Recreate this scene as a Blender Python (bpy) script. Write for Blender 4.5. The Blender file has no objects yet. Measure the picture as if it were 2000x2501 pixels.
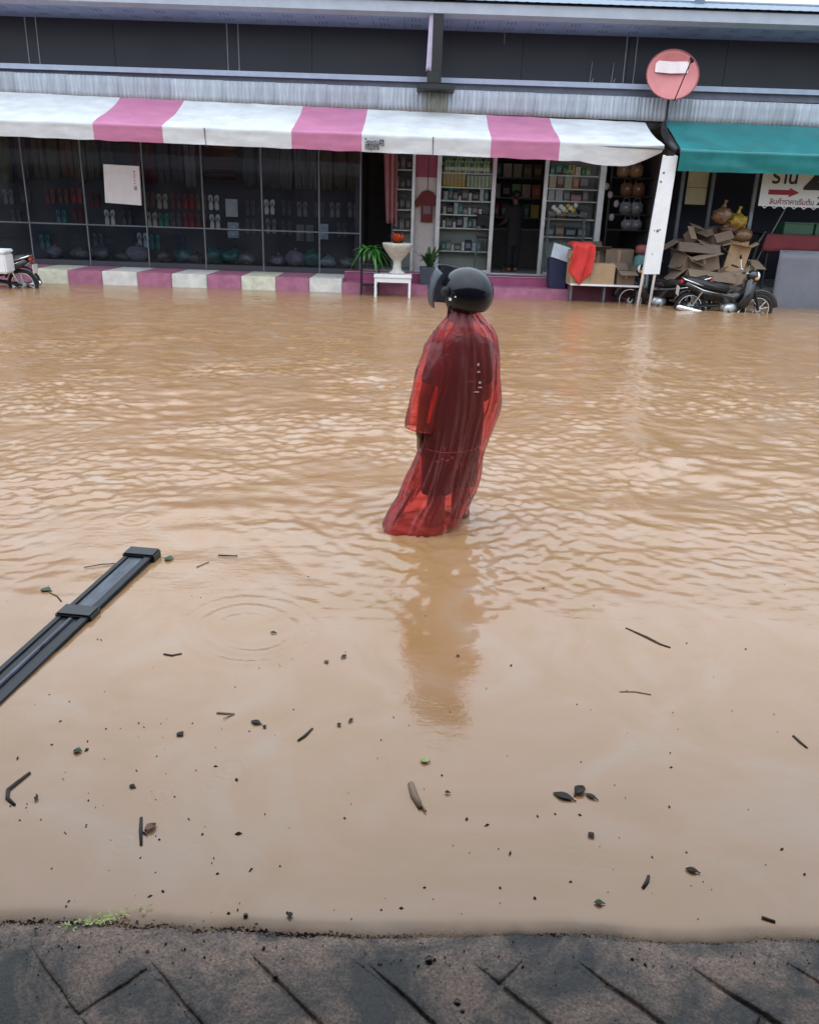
import bpy, bmesh, math, random
import numpy as np
from mathutils import Vector, Matrix, Euler, noise as mnoise

scene = bpy.context.scene
col = scene.collection
rnd = random.Random(7)
PI = math.pi

# ------------------------------------------------------------------ camera
PITCH, ROLL, CAM_H, FPX = math.radians(20.5), math.radians(1.9), 1.68, 2000.0
cF = Vector((0, math.cos(PITCH), -math.sin(PITCH)))
_r0 = Vector((1, 0, 0)); _u0 = Vector((0, math.sin(PITCH), math.cos(PITCH)))
cR = _r0 * math.cos(ROLL) + _u0 * math.sin(ROLL)
cU = -_r0 * math.sin(ROLL) + _u0 * math.cos(ROLL)
cam_d = bpy.data.cameras.new('camera')
cam = bpy.data.objects.new('camera', cam_d); col.objects.link(cam)
cam_d.sensor_fit = 'HORIZONTAL'; cam_d.sensor_width = 36.0; cam_d.lens = 36.0 * FPX / 2000.0
cam_d.clip_start = 0.05; cam_d.clip_end = 3000
M = Matrix(((cR.x, cU.x, -cF.x, 0), (cR.y, cU.y, -cF.y, 0), (cR.z, cU.z, -cF.z, CAM_H), (0, 0, 0, 1)))
cam.matrix_world = M
scene.camera = cam

# ------------------------------------------------------------------ world, sun, exposure
SUN_EL, SUN_AZ = math.radians(62), math.radians(205)     # azimuth clockwise from +Y
world = bpy.data.worlds.new('World'); scene.world = world; world.use_nodes = True
wn = world.node_tree; wn.nodes.clear()
w_out = wn.nodes.new('ShaderNodeOutputWorld')
sky = wn.nodes.new('ShaderNodeTexSky'); sky.sky_type = 'NISHITA'; sky.sun_disc = False
sky.sun_elevation = SUN_EL; sky.sun_rotation = SUN_AZ
sky.air_density = 1.0; sky.dust_density = 4.0
b_sky = wn.nodes.new('ShaderNodeBackground'); b_sky.inputs['Strength'].default_value = 0.05
wn.links.new(sky.outputs[0], b_sky.inputs['Color'])
tc = wn.nodes.new('ShaderNodeTexCoord')
cl = wn.nodes.new('ShaderNodeTexNoise'); cl.inputs['Scale'].default_value = 2.2; cl.inputs['Detail'].default_value = 6
wn.links.new(tc.outputs['Generated'], cl.inputs['Vector'])
ramp = wn.nodes.new('ShaderNodeValToRGB')
ramp.color_ramp.elements[0].position = 0.30; ramp.color_ramp.elements[0].color = (0.66, 0.80, 0.98, 1)
ramp.color_ramp.elements[1].position = 0.72; ramp.color_ramp.elements[1].color = (0.84, 0.93, 1.0, 1)
wn.links.new(cl.outputs['Fac'], ramp.inputs['Fac'])
b_cl = wn.nodes.new('ShaderNodeBackground')
wn.links.new(ramp.outputs['Color'], b_cl.inputs['Color'])
# overcast sky: the cloud deck is brighter overhead than at the horizon
w_sep = wn.nodes.new('ShaderNodeSeparateXYZ'); wn.links.new(tc.outputs['Generated'], w_sep.inputs[0])
w_el = wn.nodes.new('ShaderNodeMapRange'); w_el.inputs['To Min'].default_value = 0.58; w_el.inputs['To Max'].default_value = 1.90
wn.links.new(w_sep.outputs['Z'], w_el.inputs['Value']); wn.links.new(w_el.outputs[0], b_cl.inputs['Strength'])
w_mix = wn.nodes.new('ShaderNodeMixShader'); w_mix.inputs['Fac'].default_value = 0.88
wn.links.new(b_sky.outputs[0], w_mix.inputs[1]); wn.links.new(b_cl.outputs[0], w_mix.inputs[2])
wn.links.new(w_mix.outputs[0], w_out.inputs['Surface'])

sun_d = bpy.data.lights.new('sun', 'SUN'); sun_d.energy = 0.5; sun_d.angle = math.radians(115); sun_d.color = (1, 0.98, 0.96)
sun = bpy.data.objects.new('sun', sun_d); col.objects.link(sun)
sdir = Vector((math.sin(SUN_AZ) * math.cos(SUN_EL), math.cos(SUN_AZ) * math.cos(SUN_EL), math.sin(SUN_EL)))
sun.rotation_euler = sdir.to_track_quat('Z', 'Y').to_euler()
sun.location = sdir * 60

scene.view_settings.view_transform = 'Standard'; scene.view_settings.look = 'None'
scene.view_settings.gamma = 1.0; scene.view_settings.use_curve_mapping = False
scene.view_settings.exposure = 0.85
scene.cycles.max_bounces = 8; scene.cycles.transparent_max_bounces = 16
scene.cycles.caustics_reflective = False; scene.cycles.caustics_refractive = False

# ------------------------------------------------------------------ helpers
def at(px, py, Y):
    """point of the vertical plane at depth Y seen at photo pixel (px, py)"""
    d = cF * FPX + cR * (px - 1000) - cU * (py - 1250.5)
    t = Y / d.y
    return Vector((d.x * t, Y, CAM_H + d.z * t))
def on(px, py, z=0.0):
    d = cF * FPX + cR * (px - 1000) - cU * (py - 1250.5)
    t = (z - CAM_H) / d.z
    return Vector((d.x * t, d.y * t, z))
def X(px, py, Y): return at(px, py, Y).x
def Zh(px, py, Y): return at(px, py, Y).z

def tag(o, label=None, cat=None, group=None, kind=None):
    if label: o['label'] = label
    if cat: o['category'] = cat
    if group: o['group'] = group
    if kind: o['kind'] = kind
    return o
def empty(name, loc=(0, 0, 0), rz=0.0, parent=None):
    o = bpy.data.objects.new(name, None); col.objects.link(o)
    o.location = loc; o.rotation_euler = (0, 0, rz); o.empty_display_size = 0.1
    if parent: o.parent = parent
    return o
def thing(name, label, cat, loc=(0, 0, 0), rz=0.0, group=None):
    return tag(empty(name, loc, rz), label, cat, group)
def link_mesh(name, me, mats=None, parent=None):
    o = bpy.data.objects.new(name, me); col.objects.link(o)
    if mats is not None:
        for m in (mats if isinstance(mats, (list, tuple)) else [mats]): me.materials.append(m)
    if parent: o.parent = parent
    return o
def obj(name, bm, mats, parent=None, smooth=False, bevel=0.0, seg=2):
    if bevel > 0:
        es = [e for e in bm.edges if len(e.link_faces) == 2 and e.calc_face_angle(0) > 0.6]
        bmesh.ops.bevel(bm, geom=es, offset=bevel, segments=seg, affect='EDGES', clamp_overlap=True)
    bmesh.ops.recalc_face_normals(bm, faces=bm.faces)
    me = bpy.data.meshes.new(name); bm.to_mesh(me); bm.free()
    if smooth:
        for p in me.polygons: p.use_smooth = True
    return link_mesh(name, me, mats, parent)
def copy_tree(o, parent=None):
    c = o.copy(); col.objects.link(c); c.parent = parent
    for ch in list(o.children): copy_tree(ch, c)
    return c
def nb(): return bmesh.new()
def add_box(bm, c, s, rot=None, mi=0):
    m = Matrix.Translation(c) @ (rot.to_matrix().to_4x4() if rot else Matrix.Identity(4)) @ Matrix.Diagonal((s[0], s[1], s[2], 1))
    r = bmesh.ops.create_cube(bm, size=1.0, matrix=m)
    if mi:
        for v in r['verts']:
            for f in v.link_faces: f.material_index = mi
    return bm
def bb(x0, x1, y0, y1, z0, z1, bm=None):
    return add_box(bm or nb(), ((x0 + x1) / 2, (y0 + y1) / 2, (z0 + z1) / 2), (abs(x1 - x0), abs(y1 - y0), abs(z1 - z0)))
def add_tube(bm, pts, rad, seg=8, cap=True, flat=1.0, mi=0):
    pts = [Vector(p) for p in pts]; n = len(pts)
    rads = list(rad) if isinstance(rad, (list, tuple)) else [rad] * n
    rings = []; up = None
    for i, p in enumerate(pts):
        t = (pts[min(i + 1, n - 1)] - pts[max(i - 1, 0)])
        if t.length < 1e-9: t = Vector((0, 0, 1))
        t.normalize()
        if up is None: up = Vector((0, 0, 1)) if abs(t.z) < 0.9 else Vector((0, 1, 0))
        a = t.cross(up)
        if a.length < 1e-6: a = t.cross(Vector((1, 0, 0)))
        a.normalize(); b = a.cross(t).normalized(); up = b
        rings.append([bm.verts.new(p + (a * math.cos(2 * PI * k / seg) + b * (flat * math.sin(2 * PI * k / seg))) * rads[i]) for k in range(seg)])
    fs = []
    for i in range(n - 1):
        for k in range(seg):
            fs.append(bm.faces.new((rings[i][k], rings[i][(k + 1) % seg], rings[i + 1][(k + 1) % seg], rings[i + 1][k])))
    if cap:
        fs.append(bm.faces.new(rings[0][::-1])); fs.append(bm.faces.new(rings[-1]))
    for f in fs: f.material_index = mi
    return bm
def add_lathe(bm, prof, seg=20, o=(0, 0, 0), axis='Z'):
    o = Vector(o); rings = []
    for r, z in prof:
        ring = []
        for k in range(seg):
            a = 2 * PI * k / seg
            v = Vector((r * math.cos(a), r * math.sin(a), z))
            if axis == 'Y': v = Vector((v.x, v.z, v.y))
            if axis == 'X': v = Vector((v.z, v.x, v.y))
            ring.append(bm.verts.new(o + v))
        rings.append(ring)
    for i in range(len(rings) - 1):
        for k in range(seg):
            bm.faces.new((rings[i][k], rings[i][(k + 1) % seg], rings[i + 1][(k + 1) % seg], rings[i + 1][k]))
    bm.faces.new(rings[0][::-1]); bm.faces.new(rings[-1])
    return bm
def add_ball(bm, c, s, seg=14, rot=None):
    m = Matrix.Translation(c) @ (rot.to_matrix().to_4x4() if rot else Matrix.Identity(4)) @ Matrix.Diagonal((s[0], s[1], s[2], 1))
    bmesh.ops.create_uvsphere(bm, u_segments=seg, v_segments=max(6, seg // 2 + 2), radius=1.0, matrix=m)
    return bm
def add_grid(bm, fn, nu, nv, mi=0):
    V = [[bm.verts.new(fn(i / nu, j / nv)) for j in range(nv + 1)] for i in range(nu + 1)]
    for i in range(nu):
        for j in range(nv):
            f = bm.faces.new((V[i][j], V[i + 1][j], V[i + 1][j + 1], V[i][j + 1])); f.material_index = mi
    return bm
def add_prism(bm, poly, y0, y1):
    """polygon in (x, z) extruded along y"""
    a = [bm.verts.new((p[0], y0, p[1])) for p in poly]; b = [bm.verts.new((p[0], y1, p[1])) for p in poly]
    bm.faces.new(a); bm.faces.new(b[::-1]); n = len(poly)
    for i in range(n): bm.faces.new((a[i], b[i], b[(i + 1) % n], a[(i + 1) % n]))
    return bm
def solid(o, t, off=-1.0):
    m = o.modifiers.new('thickness', 'SOLIDIFY'); m.thickness = t; m.offset = off; return o
def nz(x, y=0.0, z=0.0): return mnoise.noise(Vector((x, y, z)))

# ------------------------------------------------------------------ materials
MATS = {}
def new_mat(name):
    m = bpy.data.materials.new(name); m.use_nodes = True
    nt = m.node_tree; bs = nt.nodes['Principled BSDF']; MATS[name] = m
    return m, nt, bs
def N(nt, t, **kw):
    n = nt.nodes.new(t)
    for k, v in kw.items(): setattr(n, k, v)
    return n
def mat(name, c, rough=0.6, metal=0.0, var=0.18, scale=6.0, bump=0.0, bscale=80.0, spec=0.5, coat=0.0, stretch=(1, 1, 1), rvar=0.1, rand=0.0, trans=0.0):
    """procedural surface: base colour mottled by two noises, roughness varied, fine bump"""
    if name in MATS: return MATS[name]
    m, nt, bs = new_mat(name); L = nt.links.new
    tcn = N(nt, 'ShaderNodeTexCoord'); mp = N(nt, 'ShaderNodeMapping'); mp.inputs['Scale'].default_value = stretch
    L(tcn.outputs['Object'], mp.inputs['Vector'])
    n1 = N(nt, 'ShaderNodeTexNoise'); n1.inputs['Scale'].default_value = scale; n1.inputs['Detail'].default_value = 6; n1.inputs['Roughness'].default_value = 0.62
    L(mp.outputs[0], n1.inputs['Vector'])
    mr = N(nt, 'ShaderNodeMapRange'); mr.inputs['From Min'].default_value = 0.25; mr.inputs['From Max'].default_value = 0.75
    mr.inputs['To Min'].default_value = 1 - var; mr.inputs['To Max'].default_value = 1 + var
    L(n1.outputs['Fac'], mr.inputs['Value'])
    val = mr.outputs[0]
    if rand > 0:
        oi = N(nt, 'ShaderNodeObjectInfo'); r2 = N(nt, 'ShaderNodeMapRange')
        r2.inputs['To Min'].default_value = 1 - rand; r2.inputs['To Max'].default_value = 1 + rand
        L(oi.outputs['Random'], r2.inputs['Value'])
        mu = N(nt, 'ShaderNodeMath', operation='MULTIPLY'); L(val, mu.inputs[0]); L(r2.outputs[0], mu.inputs[1]); val = mu.outputs[0]
    mx = N(nt, 'ShaderNodeVectorMath', operation='SCALE'); mx.inputs[0].default_value = c[:3]
    L(val, mx.inputs['Scale']); L(mx.outputs[0], bs.inputs['Base Color'])
    rr = N(nt, 'ShaderNodeMapRange'); rr.inputs['To Min'].default_value = max(0.02, rough - rvar); rr.inputs['To Max'].default_value = min(1, rough + rvar)
    L(n1.outputs['Fac'], rr.inputs['Value']); L(rr.outputs[0], bs.inputs['Roughness'])
    bs.inputs['Metallic'].default_value = metal; bs.inputs['Specular IOR Level'].default_value = spec
    bs.inputs['Coat Weight'].default_value = coat
    if bump > 0:
        n2 = N(nt, 'ShaderNodeTexNoise'); n2.inputs['Scale'].default_value = bscale; n2.inputs['Detail'].default_value = 4
        L(mp.outputs[0], n2.inputs['Vector'])
        b = N(nt, 'ShaderNodeBump'); b.inputs['Strength'].default_value = bump; b.inputs['Distance'].default_value = 0.01
        L(n2.outputs['Fac'], b.inputs['Height']); L(b.outputs[0], bs.inputs['Normal'])
    if trans > 0:                      # thin cloth that lets daylight through
        out = nt.nodes['Material Output']; tr = N(nt, 'ShaderNodeBsdfTranslucent'); L(mx.outputs[0], tr.inputs['Color'])
        ms = N(nt, 'ShaderNodeMixShader'); ms.inputs['Fac'].default_value = trans
        L(bs.outputs[0], ms.inputs[1]); L(tr.outputs[0], ms.inputs[2]); L(ms.outputs[0], out.inputs['Surface'])
    return m

m_dark = mat('black_panel', (0.016, 0.016, 0.026), 0.45, var=0.15, scale=1.2)
m_grey = mat('grey_roof_metal', (0.17, 0.21, 0.27), 0.6, metal=0.0, var=0.1, scale=3, rvar=0.12)
m_soffit = mat('soffit_panel', (0.30, 0.38, 0.56), 0.6, var=0.1, scale=2.5)
m_flash = mat('flashing', (0.33, 0.38, 0.49), 0.5, var=0.15, scale=5)
m_corr = mat('corrugated_cement', (0.40, 0.43, 0.48), 0.75, var=0.34, scale=4.5, stretch=(5, 1, 0.35), bump=0.2, bscale=30, rand=0.12)
m_moss = mat('mossy_cement', (0.30, 0.31, 0.27), 0.85, var=0.3, scale=6, stretch=(4, 1, 0.5))
m_awn_w = mat('white_awning_cloth', (0.76, 0.79, 0.82), 0.5, var=0.19, scale=2.0, trans=0.30, bump=0.05, bscale=12, stretch=(1, 1, 3))
m_awn_p = mat('pink_awning_cloth', (0.58, 0.21, 0.36), 0.5, var=0.16, scale=2.5, trans=0.25, bump=0.05, bscale=12, stretch=(1, 1, 3))
m_awn_t = mat('teal_awning_cloth', (0.008, 0.165, 0.170), 0.35, var=0.3, scale=2.0, trans=0.12, bump=0.08, bscale=10)
m_white = mat('white_paint', (0.74, 0.75, 0.77), 0.45, var=0.07, scale=7)
m_wornw = mat('worn_white_paint', (0.62, 0.62, 0.58), 0.7, var=0.25, scale=5, bump=0.15)
m_pink = mat('pink_kerb_paint', (0.36, 0.135, 0.215), 0.7, var=0.32, scale=5, bump=0.12, bscale=40)
m_alu = mat('aluminium', (0.52, 0.54, 0.55), 0.35, metal=0.6, var=0.12, scale=5)
m_alud = mat('dull_aluminium', (0.15, 0.16, 0.18), 0.45, metal=0.4, var=0.25, scale=5)
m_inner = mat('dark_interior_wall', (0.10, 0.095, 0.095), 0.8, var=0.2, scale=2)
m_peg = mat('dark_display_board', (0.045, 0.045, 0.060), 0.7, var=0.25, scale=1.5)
m_floor = mat('interior_tile', (0.30, 0.31, 0.30), 0.35, var=0.12, scale=3)
m_black = mat('black_plastic', (0.010, 0.010, 0.012), 0.35, var=0.3, scale=8, bump=0.1)
m_blackm = mat('black_metal', (0.012, 0.012, 0.014), 0.4, metal=0.2, var=0.2)
m_chrome = mat('chrome', (0.75, 0.76, 0.78), 0.16, metal=1.0, var=0.08)
m_rubber = mat('tyre_rubber', (0.018, 0.017, 0.017), 0.8, var=0.3, bump=0.2)
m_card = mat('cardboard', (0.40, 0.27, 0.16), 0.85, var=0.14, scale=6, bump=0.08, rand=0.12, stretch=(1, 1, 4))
m_cardd = mat('dark_cardboard', (0.16, 0.115, 0.085), 0.8, var=0.25, scale=5, rand=0.2)  # darkest cardboard tone
m_cardm = mat('mid_cardboard', (0.19, 0.135, 0.092), 0.85, var=0.22, scale=5, rand=0.2)  # cardboard tone between the other two
m_conc = mat('grey_concrete', (0.30, 0.30, 0.31), 0.8, var=0.2, scale=6, bump=0.2, bscale=50)
m_terra = mat('cast_stone', (0.46, 0.44, 0.40), 0.8, var=0.25, scale=12, bump=0.3, bscale=60)
m_leaf = mat('leaf_green', (0.05, 0.21, 0.035), 0.45, var=0.4, scale=9, trans=0.25)
m_leafd = mat('dark_leaf_green', (0.03, 0.085, 0.025), 0.5, var=0.4, scale=9, trans=0.2)
m_flower = mat('orange_bract', (0.62, 0.085, 0.022), 0.5, var=0.3, scale=20, trans=0.25)
m_bluepot = mat('blue_grey_pot', (0.035, 0.05, 0.075), 0.4, var=0.2)

def glass_mat(name, tint=(0.74, 0.77, 0.80), dirt=0.012, rough=0.03):
    m, nt, bs = new_mat(name); nt.nodes.remove(bs); L = nt.links.new
    out = nt.nodes['Material Output']
    tr = N(nt, 'ShaderNodeBsdfTransparent'); tr.inputs['Color'].default_value = (*tint, 1)
    gl = N(nt, 'ShaderNodeBsdfGlossy'); gl.inputs['Roughness'].default_value = rough
    fr = N(nt, 'ShaderNodeFresnel'); fr.inputs['IOR'].default_value = 1.22
    m1 = N(nt, 'ShaderNodeMixShader'); L(fr.outputs[0], m1.inputs['Fac']); L(tr.outputs[0], m1.inputs[1]); L(gl.outputs[0], m1.inputs[2])
    df = N(nt, 'ShaderNodeBsdfDiffuse'); df.inputs['Color'].default_value = (0.45, 0.47, 0.5, 1)
    tcn = N(nt, 'ShaderNodeTexCoord'); ns = N(nt, 'ShaderNodeTexNoise'); ns.inputs['Scale'].default_value = 1.6; ns.inputs['Detail'].default_value = 5
    L(tcn.outputs['Object'], ns.inputs['Vector'])
    mr = N(nt, 'ShaderNodeMapRange'); mr.inputs['From Min'].default_value = 0.3; mr.inputs['From Max'].default_value = 0.8
    mr.inputs['To Min'].default_value = 0.0; mr.inputs['To Max'].default_value = dirt * 2; L(ns.outputs['Fac'], mr.inputs['Value'])
    m2 = N(nt, 'ShaderNodeMixShader'); L(mr.outputs[0], m2.inputs['Fac']); L(m1.outputs[0], m2.inputs[1]); L(df.outputs[0], m2.inputs[2])
    L(m2.outputs[0], out.inputs['Surface'])
    return m
m_glass = glass_mat('dusty_dimming_glass')  # tint darkened to put the window interior in shade
m_glassd = glass_mat('clear_door_glass', (0.96, 0.98, 0.97), 0.004)

# ------------------------------------------------------------------ flood water
rg = np.random.default_rng(11)
BED = -0.36
def water_height(x, y):
    """ripples and wavelets of the moving flood; calm by the near shore"""
    wx = x + 0.10 * np.sin(1.3 * y + 0.7 * x) + 0.06 * np.sin(3.1 * x - 2.2 * y + 1.0)
    wy = y + 0.10 * np.sin(1.1 * x - 0.6 * y + 2.0) + 0.05 * np.sin(2.7 * x + 1.9 * y)
    h = np.zeros_like(x)
    def band(n, l0, l1, slope, spread, mean):
        out = np.zeros_like(x)
        for _ in range(n):
            lam = math.exp(rg.uniform(math.log(l0), math.log(l1))); th = mean + rg.normal(0, spread)
            k = 2 * PI / lam; ph = rg.uniform(0, 2 * PI); a = slope * lam / (2 * PI) / math.sqrt(n)
            out += a * np.sin(k * (wx * math.cos(th) + wy * math.sin(th)) + ph)
        return out
    ss = lambda a, b, t: np.clip((t - a) / (b - a), 0, 1) ** 2 * (3 - 2 * np.clip((t - a) / (b - a), 0, 1))
    rough = 0.085 + 0.915 * ss(2.9, 4.7, y + 0.30 * np.sin(1.7 * x + 1) + 0.12 * np.sin(4.3 * x))
    left = ss(-0.9, -1.7, x) * ss(2.3, 3.2, y) * (1 - ss(5, 6, y))
    rough = np.maximum(rough, 0.55 * left)
    c0 = on(300, 1290); rough *= 1 - 0.75 * np.exp(-(((x - c0.x) / 0.55) ** 2 + ((y - c0.y) / 0.28) ** 2))      # slick patch
    def blot(f, q):
        return (np.sin(f * (1.00 * x + 0.31 * y) + q) + np.sin(f * (-0.62 * x + 1.13 * y) + 2.1 * q) + np.sin(f * (0.47 * x + 1.71 * y) + 0.7 * q) + np.sin(f * (1.57 * x - 0.83 * y) + 3.3 * q)) / 4
    patch = np.clip(0.62 + 0.75 * blot(1.3, 1.0) + 0.45 * blot(3.1, 2.0), 0.12, 1.25)
    gust = np.clip(0.58 + 0.80 * blot(1.7, 4.0) + 0.60 * blot(4.4, 5.0), 0.08, 1.35)
    far = 1 - 0.45 * ss(8, 16, y)
    h += rough * patch * far * (band(34, 0.14, 0.50, 0.120, 0.65, PI / 2 - 0.25) + band(14, 0.8, 2.2, 0.045, 0.5, PI / 2))
    h += rough * gust * far * band(56, 0.055, 0.19, 0.26, 1.25, PI / 2 - 0.2)
    h += 0.010 * (1 - 0.5 * rough) * band(8, 0.5, 1.2, 1.0, 1.5, 0.6)
    # wake of the wading figure
    for (cx, cy, a, lam, dec) in ((0.20, 4.30, 0.0075, 0.17, 0.40), (-0.05, 4.22, 0.0050, 0.11, 0.30), (0.33, 4.42, 0.0050, 0.09, 0.25)):
        r = np.hypot(x - cx, (y - cy)); h += a * np.sin(2 * PI * r / lam) * np.exp(-r / dec) * ss(0.05, 0.2, r)
    # eddy left of the reflection and raindrop rings
    c = on(610, 1535)
    r = np.hypot(x - c.x, (y - c.y) * 1.0)
    h += 0.0016 * np.sin(2 * PI * r / 0.085 + 1.5 * np.sin(2 * np.arctan2(y - c.y, x - c.x))) * np.exp(-((r - 0.22) / 0.13) ** 2)
    rings = [(1110, 1508, 0.05)] + [(rg.uniform(50, 1950), rg.uniform(1300, 2150), rg.uniform(0.015, 0.05)) for _ in range(26)]
    rings += [(rg.uniform(0, 2000), rg.uniform(800, 1300), rg.uniform(0.04, 0.12)) for _ in range(60)]
    for px, py, R0 in rings:
        c = on(px, py); r = np.hypot(x - c.x, y - c.y)
        h += 0.0011 * (R0 / 0.05) ** 0.5 * np.cos((r - R0) * 2 * PI / (R0 * 0.55)) * np.exp(-((r - R0 * 0.7) / (R0 * 0.45)) ** 2)
    return h
def shore_y(x):
    return 1.512 + 0.026 * nz(x * 1.9, 3.1) + 0.012 * nz(x * 6, 9.4) + 0.02 * x
# bed of the pavement: joint level, a bank of silt, then a gentle dip under the water
def bed_z(x, y):
    d = shore_y(x) - y
    z = 0.0095 + 0.0060 * nz(x * 5, y * 5) + 0.0010 * nz(x * 25, y * 25)
    w = max(0, min(1, (0.17 - d) / 0.09)); z += w * (0.0025 - 0.0055 * nz(x * 5, y * 5) + 0.0025 * nz(x * 7, y * 11, 4))
    if d < 0.05: z -= (0.05 - d) * 0.20
    if d < 0: z -= min(-d, 0.05) * 0.02 + max(0, -d - 0.05) * 0.5
    z += 0.0020 * nz(x * 13, y * 20, 7) * max(0, 1 - abs(d) / 0.08)
    return z
def pave_bed(u, v):
    x = -2.6 + 5.2 * u
    y = -0.2 + (shore_y(x) + 0.30 + 0.2) * v
    return Vector((x, y, bed_z(x, y)))
NR, NC = 720, 470
ys = np.concatenate([1.30 * (17.6 / 1.30) ** np.linspace(0, 1, NR), [19.0, 26.0, 60.0]])
s_in = np.linspace(-1, 1, NC)
s_all = np.concatenate([[-6, -3, -1.8, -1.25], s_in, [1.25, 1.8, 3, 6]])
S, YY = np.meshgrid(s_all, ys)
XX = S * (YY * 0.60 + 0.25)
rows, cols = XX.shape
hh = water_height(XX.ravel(), YY.ravel())
hh[np.abs(S.ravel()) > 1.1] = 0; hh[YY.ravel() > 18] = 0
co = np.stack([XX.ravel(), YY.ravel(), hh], 1).astype(np.float32)
idx = np.arange(rows * cols).reshape(rows, cols)
quads = np.stack([idx[:-1, :-1], idx[:-1, 1:], idx[1:, 1:], idx[1:, :-1]], -1).reshape(-1, 4)
me = bpy.data.meshes.new('flood_water')
me.vertices.add(len(co)); me.vertices.foreach_set('co', co.ravel())
me.loops.add(quads.size); me.loops.foreach_set('vertex_index', quads.ravel().astype(np.int32))
me.polygons.add(len(quads)); me.polygons.foreach_set('loop_start', (np.arange(len(quads)) * 4).astype(np.int32))
me.polygons.foreach_set('use_smooth', np.ones(len(quads), bool))
me.update(calc_edges=True)
dep = np.full(len(co), 0.3, np.float32)                        # depth of the flood over the paving, metres
for k_ in np.nonzero((co[:, 1] < 1.80) & (np.abs(co[:, 0]) < 2.55))[0]:
    dep[k_] = co[k_, 2] - bed_z(float(co[k_, 0]), float(co[k_, 1]))
att = me.attributes.new('depth', 'FLOAT', 'POINT'); att.data.foreach_set('value', dep)
def water_mat():
    m, nt, bs = new_mat('muddy_flood_water'); L = nt.links.new
    tcn = N(nt, 'ShaderNodeTexCoord')
    n1 = N(nt, 'ShaderNodeTexNoise'); n1.inputs['Scale'].default_value = 1.5; n1.inputs['Detail'].default_value = 6; n1.inputs['Distortion'].default_value = 2.2
    L(tcn.outputs['Object'], n1.inputs['Vector'])
    cr = N(nt, 'ShaderNodeValToRGB'); e = cr.color_ramp.elements
    e[0].position = 0.32; e[0].color = (0.315, 0.178, 0.076, 1); e[1].position = 0.70; e[1].color = (0.350, 0.226, 0.140, 1); k = e.new(0.5); k.color = (0.345, 0.192, 0.098, 1)
    L(n1.outputs['Fac'], cr.inputs['Fac']); L(cr.outputs[0], bs.inputs['Base Color'])
    bs.inputs['IOR'].default_value = 1.62
    n2 = N(nt, 'ShaderNodeTexNoise'); n2.inputs['Scale'].default_value = 24; n2.inputs['Detail'].default_value = 4; n2.inputs['Roughness'].default_value = 0.6
    mp = N(nt, 'ShaderNodeMapping'); mp.inputs['Scale'].default_value = (0.7, 1.3, 1); L(tcn.outputs['Object'], mp.inputs['Vector']); L(mp.outputs[0], n2.inputs['Vector'])
    sp = N(nt, 'ShaderNodeSeparateXYZ'); L(tcn.outputs['Object'], sp.inputs[0])
    mr = N(nt, 'ShaderNodeMapRange'); mr.inputs['From Min'].default_value = 2.2; mr.inputs['From Max'].default_value = 6.0
    mr.inputs['To Min'].default_value = 0.14; mr.inputs['To Max'].default_value = 0.60; L(sp.outputs['Y'], mr.inputs['Value'])
    b = N(nt, 'ShaderNodeBump'); b.inputs['Distance'].default_value = 0.006; L(mr.outputs[0], b.inputs['Strength']); L(n2.outputs['Fac'], b.inputs['Height'])
    L(b.outputs[0], bs.inputs['Normal'])
    ro = N(nt, 'ShaderNodeMapRange'); ro.inputs['From Min'].default_value = 3.0; ro.inputs['From Max'].default_value = 13.0   # ripples too fine to model widen the sheen far off
    ro.inputs['To Min'].default_value = 0.05; ro.inputs['To Max'].default_value = 0.20; L(sp.outputs['Y'], ro.inputs['Value']); L(ro.outputs[0], bs.inputs['Roughness'])
    da = N(nt, 'ShaderNodeAttribute'); da.attribute_name = 'depth'                                                        # silt hides the bed with depth
    m1 = N(nt, 'ShaderNodeMath', operation='MULTIPLY'); m1.inputs[1].default_value = -150.0; L(da.outputs['Fac'], m1.inputs[0])
    m2 = N(nt, 'ShaderNodeMath', operation='EXPONENT'); L(m1.outputs[0], m2.inputs[0])
    m3 = N(nt, 'ShaderNodeMath', operation='MINIMUM'); m3.inputs[1].default_value = 1.0; L(m2.outputs[0], m3.inputs[0])
    tr = N(nt, 'ShaderNodeBsdfTransparent'); tr.inputs['Color'].default_value = (0.86, 0.80, 0.72, 1)
    mx = N(nt, 'ShaderNodeMixShader'); L(m3.outputs[0], mx.inputs['Fac']); L(bs.outputs[0], mx.inputs[1]); L(tr.outputs[0], mx.inputs[2])
    L(mx.outputs[0], nt.nodes['Material Output'].inputs['Surface'])
    return m
water = link_mesh('flood_water', me, water_mat()); tag(water, kind='structure')

m_ground = mat('submerged_road', (0.12, 0.10, 0.08), 0.9, var=0.2, scale=0.5)
bm = nb(); add_grid(bm, lambda u, v: Vector((-400 + 800 * u, -400 + 1200 * v, BED)), 4, 4)
g = obj('ground', bm, m_ground); tag(g, kind='structure')

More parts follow.
